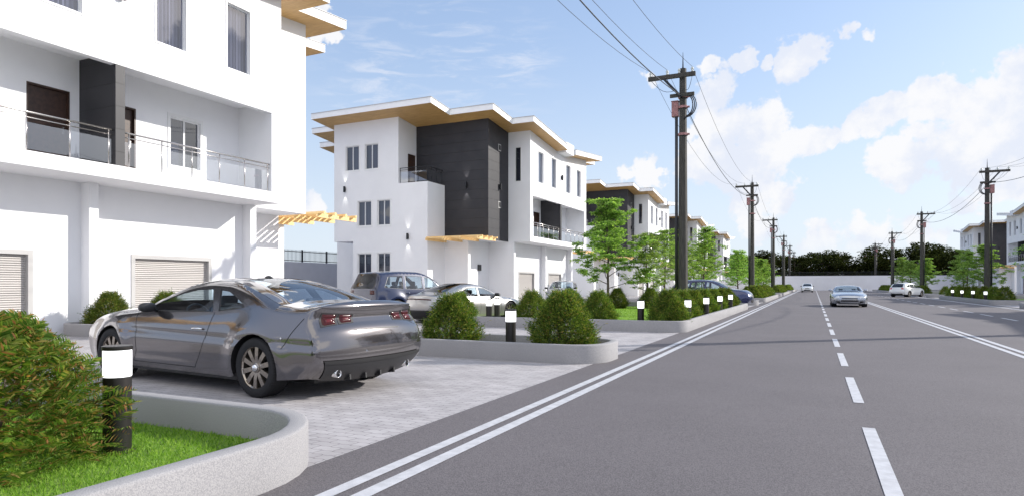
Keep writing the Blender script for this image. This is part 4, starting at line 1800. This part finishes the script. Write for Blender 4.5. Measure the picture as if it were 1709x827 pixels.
        for side in (1, -1):
            for a in (xf, xr):
                mb = MB()
                prev = None
                for k in range(17):
                    an = R(-12 + 204 * k / 16)
                    x, z = a + s.Ra * math.cos(an), s.Rw + s.Ra * math.sin(an)
                    z = max(z, s.sill)
                    p = s.side(x, z, side, 0)
                    q = (x, side * (s.W / 2 - .42), z)
                    mb.v += [p, q]
                    if k:
                        b_ = len(mb.v) - 4
                        mb.f.append((b_, b_ + 1, b_ + 3, b_ + 2))
                mb.build('wheel_arch', 'black', t, smooth=True, recalc=False)
        # floor, inner panels
        k = MB()
        hw = s.W / 2 - .40
        k.box(-s.L / 2 + .52, s.L / 2 - .35, -hw, hw, .17, S.get('floor', .55))
        xa, xb = xr + s.Ra + .05, xf - s.Ra - .05
        k.box(xa, xb, -s.W / 2 * .90, s.W / 2 * .90, .17, S.get('floor', .55))
        k.box(-s.L / 2 + .50, xr - s.Ra - .02, -s.W / 2 * .78, s.W / 2 * .78, .27, .7)
        k.box(xf + s.Ra + .03, s.L / 2 - .35, -s.W / 2 * .74, s.W / 2 * .74, .24, .6)
        k.build('underbody', 'black', t)
        # glass
        gl = S.get('glass', 'car_glass')
        for tg, nm in (('windshield', 'windscreen'), ('rearglass', 'rear_window')):
            if any(p[2] == tg for p in s.sil):
                g = s.strip((tg,), off=-.004)
                g.build(nm, S.get('rglass', gl) if tg == 'rearglass' else gl, t, smooth=True, recalc=False)
                # painted side pillars of that screen
                rows = [i for i in range(len(s.sil) - 1) if s.sil[i][2] == tg] 
                rows.append(rows[-1] + 1)
                pw = S.get('pillar', .07) if tg == 'windshield' else S.get('rpillar', .09)
                for sg in (1, -1):
                    pm = MB()
                    b_ = 0
                    for i in rows:
                        x, z, _ = s.sil[i]
                        a = s.sil[max(0, i - 1)]
                        b2 = s.sil[min(len(s.sil) - 1, i + 1)]
                        tt = Vector((b2[0] - a[0], b2[1] - a[1])).normalized()
                        nx, nz_ = tt[1], -tt[0]
                        ye = s.y(x, z) + s.edge_roll(x, z)
                        for m_ in range(4):
                            yy = ye - pw * m_ / 3
                            c = yy / ye
                            bb = s.bulge(i) * (1 - abs(c) ** 2.6) + (.004 if m_ < 3 else -.006)
                            pm.v.append((x + nx * bb, sg * yy, z + nz_ * bb))
                    for i in range(len(rows) - 1):
                        for m_ in range(3):
                            q = b_ + i * 4 + m_
                            pm.f.append((q, q + 4, q + 5, q + 1))
                    pm.build('pillar', paint, t, smooth=True)
        for side in (1, -1):
            for w in wins:
                mb = s.side_patch(w, side, -.012, .12)
                mb.build('side_window', gl, t, smooth=True, recalc=False)
                # dark rubber surround
                sb = MB()
                n = len(w)
                cx = sum(p[0] for p in w) / n
                cz = sum(p[1] for p in w) / n
                b_ = len(sb.v)
                for x, z in w:
                    dx, dz_ = cx - x, cz - z
                    l_ = math.hypot(dx, dz_)
                    sb.v += [s.side(x, z, side, -.006), s.side(x + dx / l_ * .028, z + dz_ / l_ * .028, side, -.009)]
                for i in range(n):
                    j_ = (i + 1) % n
                    sb.f.append((b_ + 2 * i, b_ + 2 * j_, b_ + 2 * j_ + 1, b_ + 2 * i + 1))
                sb.build('window_seal', S.get('seal', 'black'), t, recalc=False)
        # door shut lines
        for ln in S.get('lines', ()):
            for side in (1, -1):
                mb = MB()
                pts = []
                for (xa, za), (xb, zb) in zip(ln, ln[1:]):
                    for q in range(6):
                        pts.append((xa + (xb - xa) * q / 6, za + (zb - za) * q / 6))
                pts.append(ln[-1])
                for i, (x, z) in enumerate(pts):
                    a = pts[max(0, i - 1)]
                    b2 = pts[min(len(pts) - 1, i + 1)]
                    tt = Vector((b2[0] - a[0], b2[1] - a[1])).normalized() * .0045
                    mb.v += [s.side(x - tt[1], z + tt[0], side, .0022), s.side(x + tt[1], z - tt[0], side, .0022)]
                    if i:
                        b_ = 2 * i - 2
                        mb.f.append((b_, b_ + 1, b_ + 3, b_ + 2))
                mb.build('shut_line', 'black', t, recalc=False)
        for (hx, hz) in S.get('handles', ()):
            for side in (1, -1):
                p = Vector(s.side(hx, hz, side, .0))
                mb = MB().tube([p + Vector((-.11, side * .012, 0)), p + Vector((-.08, side * .035, .004)), p + Vector((.06, side * .037, .004)), p + Vector((.10, side * .012, 0))], [.012, .016, .016, .012], 8)
                mb.build('door_handle', S.get('handle_mat', 'chrome'), t, smooth=True)
        # mirrors
        mxp, mz = S['mirror']
        for side in (1, -1):
            p = Vector(s.side(mxp, mz, side, 0))
            mb = MB()
            c = p + Vector((-.02, side * .13, .06))
            n = 10
            rows = [(-.07, .6), (-.05, .95), (0, 1.0), (.06, .82), (.10, .45), (.115, .1)]
            for dx, f in rows:
                for k_ in range(n):
                    an = 2 * math.pi * k_ / n
                    mb.v.append(tuple(c + Vector((dx, .115 * f * math.copysign(abs(math.cos(an)) ** .7, math.cos(an)), .068 * f * math.copysign(abs(math.sin(an)) ** .8, math.sin(an))))))
            for i in range(len(rows) - 1):
                for k_ in range(n):
                    k2 = (k_ + 1) % n
                    mb.f.append((i * n + k_, i * n + k2, (i + 1) * n + k2, (i + 1) * n + k_))
            mb.f.append(tuple(range(n)))
            mb.f.append(tuple(range((len(rows) - 1) * n, len(rows) * n)))
            mb.bar(p + Vector((0, -side * .02, .015)), c + Vector((.01, -side * .05, -.03)), .05, .03)
            mb.build('wing_mirror', S.get('mirror_mat', 'plastic'), t, smooth=True)
        # cabin
        fz = S.get('floor', .55)
        k = MB()
        for sx, sz in S.get('seats', ((-.15, .62), (-1.0, .60))):
            for sy in (-.37, .37):
                k.box(sx - .05, sx + .42, sy - .23, sy + .23, fz - .05, fz + .12)
                k.v += []
                a = (sx - .05, sy, fz + .05)
                k.bar((sx - .02, sy, fz + .05), (sx - .20, sy, fz + sz * .78), .44, .13, up=(0, 1, 0)) if False else k.bar((sx - .02, sy, fz + .05), (sx - .20, sy, fz + sz * .78), .13, .44, up=(0, 1, 0))
                k.bar((sx - .19, sy, fz + sz * .80), (sx - .22, sy, fz + sz), .09, .24, up=(0, 1, 0))
        so_ = k.build('seat', 'interior', t, bevel=.03)
        zb_ = interp(s.belt, xf - .8)
        MB().box(S['dash'] - .18, S['dash'] + .25, -s.W / 2 * .8, s.W / 2 * .8, fz, zb_ - .04).build('dashboard', 'interior', t, bevel=.03)
        c = Vector((S['dash'] - .32, .37, zb_ - .06))
        rot = Matrix.Translation(c) @ Matrix.Rotation(R(-62), 4, 'Y')
        ring = [rot @ Vector((.18 * math.cos(a), .18 * math.sin(a), 0)) for a in [2 * math.pi * i / 20 for i in range(21)]]
        st_ = MB().tube(ring, .015, 6, cap=False)
        st_.bar(rot @ Vector((0, -.17, 0)), rot @ Vector((0, .17, 0)), .04, .02)
        st_.bar(rot @ Vector((0, 0, 0)), rot @ Vector((-.17, 0, 0)), .04, .02)
        st_.build('steering_wheel', 'plastic', t, smooth=False)
        # wheels
        tw = S.get('tyre_w', .25)
        tyre = MB().lathe([(s.Rw * .70, -tw * .46), (s.Rw * .78, -tw * .5), (s.Rw * .93, -tw * .5), (s.Rw * .985, -tw * .42), (s.Rw, -tw * .3), (s.Rw, tw * .3), (s.Rw * .985, tw * .42), (s.Rw * .93, tw * .5), (s.Rw * .78, tw * .5), (s.Rw * .70, tw * .46)], 48)
        # tread blocks on the shoulder
        if S.get('hero'):
            for i in range(64):
                an = 2 * math.pi * i / 64
                for sg in (-1, 1):
                    ca_, sa_ = math.cos(an), math.sin(an)
                    tyre.bar((s.Rw * .955 * ca_, s.Rw * .955 * sa_, sg * tw * .47), (s.Rw * 1.004 * ca_, s.Rw * 1.004 * sa_, sg * tw * .28), .022, .012, up=(ca_, sa_, 0))
        tm = tyre.mesh('tyre', 'rubber', True)
        rr = s.Rw * .71
        rim = MB().lathe([(rr, tw * .46), (rr * 1.0, tw * .42), (rr * .95, tw * .36), (rr * .92, -tw * .3)], 40)
        ns = S.get('spokes', 10)
        for i in range(ns):
            an = 2 * math.pi * i / ns
            ca_, sa_ = math.cos(an), math.sin(an)
            w0, w1 = (S.get('spoke_w', (.045, .060)))
            tx, ty = -sa_, ca_
            b_ = len(rim.v)
            for rr_, ww, zz in ((rr * .12, w0, tw * .36), (rr * .55, (w0 + w1) / 2, tw * .40), (rr * .97, w1, tw * .40)):
                for sg, dz_ in ((-1, 0), (1, 0), (1, -.035), (-1, -.035)):
                    rim.v.append((rr_ * ca_ + tx * ww / 2 * sg, rr_ * sa_ + ty * ww / 2 * sg, zz + dz_))
            for q in range(2):
                for e in range(4):
                    e2 = (e + 1) % 4
                    rim.f.append((b_ + q * 4 + e, b_ + q * 4 + e2, b_ + q * 4 + 4 + e2, b_ + q * 4 + 4 + e))
        rim.lathe([(rr * .24, tw * .30), (rr * .24, tw * .40), (rr * .20, tw * .42), (0, tw * .425)], 20)
        rm_ = rim.mesh('rim', S.get('rim_mat', 'rim'), False)
        cap = MB().lathe([(.048, tw * .42), (.044, tw * .50), (.030, tw * .54), (0, tw * .55)], 16).mesh('hub_cap', 'chrome', True)
        disc = MB().lathe([(0, -.02), (rr * .62, -.02), (rr * .62, .0), (0, .0)], 28).lathe([(0, -.05), (rr * .93, -.05)], 28).mesh('brake_disc', 'dark_steel', False)
        for a in (xf, xr):
            for side in (1, -1):
                wy = s.half(a) - tw / 2 + .005
                w_ = bpy.data.objects.new('wheel', tm)
                COL.objects.link(w_)
                w_.parent = t
                w_.location = (a, side * wy, s.Rw)
                w_.rotation_euler = (R(-90) if side == 1 else R(90), R(7) * (1 if a > 0 else 2), 0)
                for nm, me in (('rim', rm_), ('hub_cap', cap), ('brake_disc', disc)):
                    link(nm, me, w_)
        # generic lamps / grille
        for (nm, mat, rear, pts, dep) in S.get('patches', ()):
            for sg in (1, -1):
                pp = [(sg * c, z) for c, z in pts]
                if abs(pts[0][0] + pts[1][0]) < 1e-6 and sg == -1:
                    continue
                mb = s.end_patch(pp, rear, .008 if dep is None else .004, 8, dep)
                mb.build(nm, mat, t, smooth=True, recalc=True)
        for (nm, mat, poly) in S.get('side_patches', ()):
            for sg in (1, -1):
                s.side_patch(poly, sg, .006).build(nm, mat, t, smooth=True)
        return t


# ---- grey coupe in the foreground
def stretch(D, k):
    f = lambda L_: [tuple([p[0] * k] + list(p[1:])) for p in L_]
    D['L'] *= k
    D['axles'] = tuple(a * k for a in D['axles'])
    for q in ('sil', 'belt', 'handles'):
        D[q] = f(D[q])
    for q in ('windows', 'lines'):
        D[q] = [f(w) for w in D[q]]
    D['mirror'] = (D['mirror'][0] * k, D['mirror'][1])
    return D


coupe = Car(stretch(dict(
    L=5.06, W=2.06, Rw=.365, axles=(1.58, -1.48), paint='paint_gunmetal', hero=True, step=.036, arch=1.13, sill=.22, tumble=.50, shoulder=.085, flare=.035, crease=.72,
    taper_f=.15, taper_r=.06, zmax=.60, pillar=.07, rpillar=.20, roll=.09,
    bulge=dict(nose=.16, hood=.07, windshield=.12, roof=.05, rearglass=.06, deck=.045, tail=.09),
    sil=[(2.30, .24, 'nose'), (2.38, .34, 'nose'), (2.41, .55, 'nose'), (2.40, .70, 'nose'), (2.30, .84, 'hood'), (2.0, .93, 'hood'), (1.5, .99, 'hood'), (1.0, 1.04, 'windshield'), (.55, 1.22, 'windshield'), (.12, 1.37, 'roof'), (-.25, 1.425, 'roof'), (-.7, 1.41, 'rearglass'), (-1.2, 1.29, 'rearglass'), (-1.72, 1.125, 'deck'), (-2.0, 1.10, 'deck'), (-2.28, 1.12, 'deck'), (-2.33, 1.115, 'tail'), (-2.30, 1.04, 'tail'), (-2.29, .96, 'tail'), (-2.33, .88, 'tail'), (-2.385, .79, 'tail'), (-2.42, .62, 'tail'), (-2.41, .46, 'tail'), (-2.34, .36, 'tail'), (-2.22, .27, 'tail')],
    belt=[(-2.5, 1.02), (-1.5, 1.06), (-.6, 1.0), (.9, .985), (1.6, .96), (2.5, .80)],
    windows=[[(.86, 1.015), (.55, 1.15), (.20, 1.27), (-.10, 1.315), (-.42, 1.32), (-.60, 1.02), (.2, 1.005)],
             [(-.70, 1.03), (-.56, 1.31), (-.72, 1.30), (-.95, 1.23), (-1.13, 1.13), (-1.18, 1.09), (-.95, 1.055)]],
    lines=[[(1.02, 1.0), (.95, .75), (.92, .45), (.98, .30)], [(-.64, 1.02), (-.60, .80), (-.50, .55), (-.38, .34), (-.36, .30)], [(-.36, .295), (.98, .295)], [(-1.93, .62), (-2.05, .80), (-2.2, .98)]],
    handles=[(-.40, .80)], mirror=(.62, 1.0), mirror_mat='plastic', floor=.5, seats=((.02, .72), (-.85, .68)), dash=.85, tyre_w=.27, spokes=10, spoke_w=(.050, .062), glass='car_glass',
), 1.07))
CP_H = math.atan2(.33, -3.35)
hv = Vector((math.cos(CP_H), math.sin(CP_H)))
nv = Vector((-hv.y, hv.x))        # left of the car = towards the camera
near_r = Vector((-6.15, 5.72))
cc = near_r - nv * 1.02 + hv * 1.48 * 1.07
ct = coupe.build('car', 'grey two door coupe with four red tail lamps, nearest car at the left', (cc.x, cc.y), CP_H, 'cars parked in the driveways')


def coupe_extra(s, t):
    # four separate tail lamps with dark bezels
    for c0, c1 in ((.42, .66), (.70, .94)):
        for sg in (1, -1):
            q = [(sg * (c0 + .02), .875), (sg * (c1 - .02), .875), (sg * c1, 1.035), (sg * c0, 1.035)]
            b_ = s.end_patch([(sg * (c0 - .012), .865), (sg * (c1 + .010), .865), (sg * (c1 + .014), 1.045), (sg * (c0 - .014), 1.045)], True, .004, 8, .0).build('tail_lamp', 'black', t, smooth=True)
            s.end_patch(q, True, .020, 8).build('lens', 'taillight', b_, smooth=True)
            m_ = [(sg * (c0 + .055), .895), (sg * (c1 - .055), .895), (sg * (c1 - .05), .96), (sg * (c0 + .05), .96)]
            s.end_patch(m_, True, .028, 6).build('reflector', 'taillight_bright', b_, smooth=True)
    # lower black diffuser with fins and exhausts
    s.end_patch([(-.86, .275), (.86, .275), (.95, .46), (-.95, .46)], True, .012, 12, .0).build('diffuser', 'plastic', t, smooth=True)
    s.end_patch([(-.95, .455), (.95, .455), (.96, .49), (-.96, .49)], True, .022, 10, .0).build('bumper_lip', 'black', t, smooth=True)
    for c in (-.45, -.15, .15, .45):
        p = Vector(s.end_point(c, .30, True, .0))
        MB().bar(p + Vector((-.05, 0, -.02)), p + Vector((-.03, 0, .15)), .022, .10).build('diffuser_fin', 'plastic', t)
    for c in (-.70, .70):
        p = Vector(s.end_point(c, .36, True, .0))
        MB().lathe([(.045, -.10), (.05, .05), (.042, .055), (.036, .04), (.034, -.08)], 20, Matrix.Translation(p) @ Matrix.Rotation(R(-90), 4, 'Y')).build('exhaust', 'chrome', t, smooth=True)
    # plate recess, deck lid gap, reverse marker
    s.end_patch([(-.28, .56), (.28, .56), (.28, .74), (-.28, .74)], True, -.0, 8, .025).build('plate_recess', 'paint_gunmetal', t, smooth=True)
    for zz in (.79,):
        s.end_patch([(-.46, zz), (.46, zz), (.46, zz + .008), (-.46, zz + .008)], True, .004, 12, .0).build('shut_line', 'black', t)
    for sg in (1, -1):
        p = Vector(s.side(-2.05, .74, sg, .004))
        MB().lathe([(0, 0), (.016, 0), (.014, .006), (0, .008)], 12, Matrix.Translation(p) @ Matrix.Rotation(R(-90 * sg), 4, 'X')).build('side_marker', 'chrome', t, smooth=True)
    # front lamps and grille
    s.end_patch([(.55, .62), (.92, .62), (.92, .74), (.55, .74)], False, .01, 8).build('headlight', 'headlight', t, smooth=True)
    s.end_patch([(-.92, .62), (-.55, .62), (-.55, .74), (-.92, .74)], False, .01, 8).build('headlight', 'headlight', t, smooth=True)
    s.end_patch([(-.5, .45), (.5, .45), (.55, .72), (-.55, .72)], False, .005, 8, .0).build('grille', 'black', t, smooth=True)
    # antenna blister on the roof
    MB().lathe([(0, .05), (.02, .045), (.05, .02), (.06, 0)], 12, Matrix.Translation((-.55, 0, 1.455)) @ Matrix.Diagonal((1.8, .7, 1, 1))).build('antenna', 'plastic', t, smooth=True)


coupe_extra(coupe, ct)

# ---- navy off-roader behind the coupe
suv = Car(dict(
    L=4.9, W=2.03, Rw=.39, axles=(1.42, -1.46), paint='paint_navy', step=.10, sill=.30, tumble=.30, shoulder=.06, flare=.04, taper_r=.07, rpillar=.10,
    bulge=dict(rearglass=.05, tail=.06, roof=.04),
    sil=[(2.32, .35, 'nose'), (2.36, .6, 'nose'), (2.34, .92, 'nose'), (2.2, 1.07, 'hood'), (1.6, 1.14, 'hood'), (1.05, 1.18, 'windshield'), (.7, 1.45, 'windshield'), (.3, 1.70, 'roof'), (-.3, 1.86, 'roof'), (-1.2, 1.87, 'roof'), (-2.05, 1.81, 'roof'), (-2.12, 1.78, 'rearglass'), (-2.25, 1.45, 'rearglass'), (-2.38, 1.2, 'tail'), (-2.40, .95, 'tail'), (-2.42, .6, 'tail'), (-2.30, .36, 'tail')],
    belt=[(-2.5, 1.20), (0, 1.15), (1.2, 1.12), (2.5, 1.0)],
    windows=[[(.86, 1.19), (.60, 1.42), (.30, 1.64), (.02, 1.69), (-.05, 1.18)], [(-.15, 1.18), (-.10, 1.70), (-.95, 1.71), (-1.02, 1.19)], [(-1.14, 1.19), (-1.08, 1.71), (-1.78, 1.68), (-2.02, 1.25)]],
    lines=[[(.95, 1.1), (.9, .5), (.8, .36)], [(-.10, 1.15), (-.1, .36)], [(-1.08, 1.16), (-1.05, .9), (-.95, .6)]],
    handles=[(-.0, 1.0), (-.92, 1.02)], mirror=(.72, 1.17), floor=.7, seats=((.0, .8), (-.95, .78)), dash=.75, glass='car_glass', rglass='dark_glass', seal='plastic', handle_mat='paint_navy',
    patches=[('tail_lamp', 'taillight', True, [(.62, .98), (.93, .98), (.93, 1.14), (.62, 1.14)], None), ('headlight', 'headlight', False, [(.6, .88), (.92, .88), (.92, 1.0), (.6, 1.0)], None), ('grille', 'black', False, [(-.5, .78), (.5, .78), (.5, 1.0), (-.5, 1.0)], None), ('bumper', 'plastic', True, [(-.9, .38), (.9, .38), (.92, .56), (-.92, .56)], None)]))
suv.build('car', 'navy blue off-roader parked behind the grey coupe', (-15.2, 22.4), R(90 - 17), 'cars parked in the driveways')

# ---- silver sports saloon
sport = Car(dict(
    L=4.95, W=1.97, Rw=.36, axles=(1.45, -1.45), paint='paint_silver', step=.09, sill=.2, tumble=.55, shoulder=.09, flare=.05, taper_r=.16, taper_f=.2, rpillar=.16,
    bulge=dict(tail=.18, nose=.2, deck=.04),
    sil=[(2.25, .25, 'nose'), (2.32, .45, 'nose'), (2.28, .62, 'nose'), (2.1, .76, 'hood'), (1.5, .86, 'hood'), (1.05, .93, 'windshield'), (.55, 1.16, 'windshield'), (.15, 1.31, 'roof'), (-.25, 1.375, 'roof'), (-.75, 1.35, 'rearglass'), (-1.3, 1.20, 'rearglass'), (-1.75, 1.05, 'deck'), (-2.15, .98, 'deck'), (-2.28, .93, 'tail'), (-2.30, .8, 'tail'), (-2.34, .6, 'tail'), (-2.30, .4, 'tail'), (-2.15, .25, 'tail')],
    belt=[(-2.5, .92), (-1.4, .96), (-.3, .93), (1, .88), (1.5, .84), (2.5, .7)],
    windows=[[(.82, .93), (.5, 1.1), (.18, 1.23), (-.12, 1.27), (-.18, .94)], [(-.26, .94), (-.2, 1.275), (-.75, 1.24), (-1.15, 1.09), (-1.25, 1.0), (-.9, .96)]],
    lines=[[(.95, .9), (.9, .5), (.85, .28)], [(-.22, .92), (-.2, .5), (-.25, .26)], [(-1.0, .94), (-.95, .6)]],
    handles=[(-.0, .80), (-.88, .82)], mirror=(.68, .93), floor=.45, seats=((.0, .72), (-.85, .66)), dash=.8, tyre_w=.28, glass='car_glass', rglass='dark_glass',
    patches=[('tail_lamp', 'taillight', True, [(-.96, .80), (.96, .80), (.96, .85), (-.96, .85)], None), ('bumper', 'black', True, [(-.85, .28), (.85, .28), (.9, .50), (-.9, .50)], None), ('headlight', 'headlight', False, [(.6, .58), (.92, .58), (.92, .70), (.6, .70)], None)]))
sport.build('car', 'silver low sports saloon between the off-roader and the shrubs', (-12.0, 21.4), R(90 - 16), 'cars parked in the driveways')


def hatch(L, W_, paint, H=1.5, **kw):
    k = H / 1.5
    d_ = dict(
        L=L, W=W_, Rw=.34, axles=(L * .30, -L * .29), paint=paint, step=.11, sill=.25, tumble=.36, shoulder=.07, flare=.03, rpillar=.12, taper_r=.12,
        sil=[(x * L / 4.4, z * (k if z > .8 else 1), g) for x, z, g in [(2.08, .28, 'nose'), (2.14, .5, 'nose'), (2.08, .74, 'nose'), (1.85, .86, 'hood'), (1.4, .94, 'hood'), (1.0, 1.0, 'windshield'), (.55, 1.24, 'windshield'), (.15, 1.41, 'roof'), (-.4, 1.48, 'roof'), (-1.2, 1.45, 'roof'), (-1.65, 1.40, 'rearglass'), (-1.9, 1.2, 'rearglass'), (-2.05, 1.02, 'tail'), (-2.1, .8, 'tail'), (-2.14, .55, 'tail'), (-2.05, .3, 'tail')]],
        belt=[(-2.2, 1.03 * k), (-.5, .99 * k), (1, .95 * k), (2.2, .8 * k)],
        windows=[[(x * L / 4.4, z * k) for x, z in w] for w in ([(.80, 1.0), (.5, 1.17), (.15, 1.34), (-.1, 1.38), (-.14, .99)], [(-.22, .99), (-.18, 1.385), (-.9, 1.37), (-1.0, 1.01)], [(-1.08, 1.02), (-.98, 1.36), (-1.4, 1.31), (-1.65, 1.1)])],
        lines=[[(.95 * L / 4.4, .9), (.85, .4)], [(-.18 * L / 4.4, .95), (-.2, .4)], [(-1.02 * L / 4.4, .98), (-.9, .7)]],
        handles=[(-.05, .85 * k), (-.88, .88 * k)], mirror=(.68 * L / 4.4, 1.0 * k), floor=.5, seats=((.05, .75), (-.8, .72)), dash=.75, spokes=5, spoke_w=(.07, .09), handle_mat=paint,
        patches=[('tail_lamp', 'taillight_red', True, [(.66, .84), (.96, .84), (.96, .98), (.66, .98)], None), ('headlight', 'headlight', False, [(.55, .62), (.95, .62), (.95, .74), (.55, .74)], None),
                 ('grille', 'black', False, [(-.5, .56), (.5, .56), (.5, .68), (-.5, .68)], None), ('bumper', 'black', True, [(-.8, .30), (.8, .30), (.85, .42), (-.85, .42)], None), ('air_intake', 'black', False, [(-.7, .32), (.7, .32), (.75, .46), (-.75, .46)], None)])
    d_.update(kw)
    return Car(d_)


hatch(4.6, 1.85, 'paint_palesilver', 1.6).build('car', 'pale crossover parked before the second house shutters', (-15.2, 40.2), math.atan2(-1, .22), 'cars parked in the driveways')
blue = hatch(4.85, 1.9, 'paint_blue', 1.66, handle_mat='paint_blue')
blue.build('car', 'navy blue estate car nosing out onto the road beside the utility pole', (-5.75, 41.1), R(-2), 'cars parked in the driveways')
hatch(4.35, 1.82, 'paint_white', 1.5, glass='car_glass', rglass='dark_glass').build('car', 'white hatchback turning off on the right, red tail lamps to us', (9.2, 81.6), R(90 - 33), 'cars driving on the road')
hatch(4.4, 1.82, 'paint_white', 1.5, glass='dark_glass').build('car', 'small white car far down the left carriageway', (-1.0, 121.5), R(-90), 'cars driving on the road')

# ---- silver roadster-like coupe driving towards us
gt = Car(dict(
    L=4.64, W=1.95, Rw=.34, axles=(1.35, -1.33), paint='paint_coolsilver', step=.09, sill=.2, tumble=.52, shoulder=.09, flare=.04, taper_f=.13, taper_r=.12, rpillar=.12,
    bulge=dict(nose=.10, hood=.06, windshield=.14, roof=.05),
    sil=[(2.18, .22, 'nose'), (2.22, .42, 'nose'), (2.2, .60, 'nose'), (2.05, .72, 'hood'), (1.2, .84, 'hood'), (.25, .92, 'windshield'), (-.05, 1.08, 'windshield'), (-.35, 1.21, 'roof'), (-.7, 1.26, 'roof'), (-1.05, 1.23, 'rearglass'), (-1.5, 1.05, 'rearglass'), (-1.9, .90, 'deck'), (-2.18, .86, 'tail'), (-2.22, .6, 'tail'), (-2.1, .28, 'tail')],
    belt=[(-2.3, .86), (-.5, .90), (.3, .88), (1.3, .80), (2.3, .66)],
    windows=[[(.10, .93), (-.15, 1.04), (-.42, 1.16), (-.85, 1.18), (-1.25, 1.02), (-1.2, .95)]],
    lines=[[(.2, .86), (.2, .3)], [(-.95, .88), (-.9, .3)]], handles=[(-.7, .75)], mirror=(.0, .94), mirror_mat='paint_coolsilver', floor=.4, seats=((-.85, .68),), dash=-.05, tyre_w=.29, glass='car_glass',
    patches=[('headlight', 'headlight', False, [(.66, .50), (.95, .50), (.97, .68), (.72, .66)], None), ('grille', 'black', False, [(-.60, .36), (.60, .36), (.52, .54), (-.52, .54)], None),
             ('air_intake', 'black', False, [(.66, .27), (.92, .30), (.92, .38), (.66, .38)], None), ('splitter', 'black', False, [(-.75, .24), (.75, .24), (.75, .27), (-.75, .27)], None)]))
gto = gt.build('car', 'silver sports coupe driving towards us in the middle of the picture', (1.95, 45.6), R(-90), 'cars driving on the road')
gt.end_patch([(-.58, .44), (.58, .44), (.57, .47), (-.57, .47)], False, .02, 8, .0).build('grille_bar', 'chrome', gto)
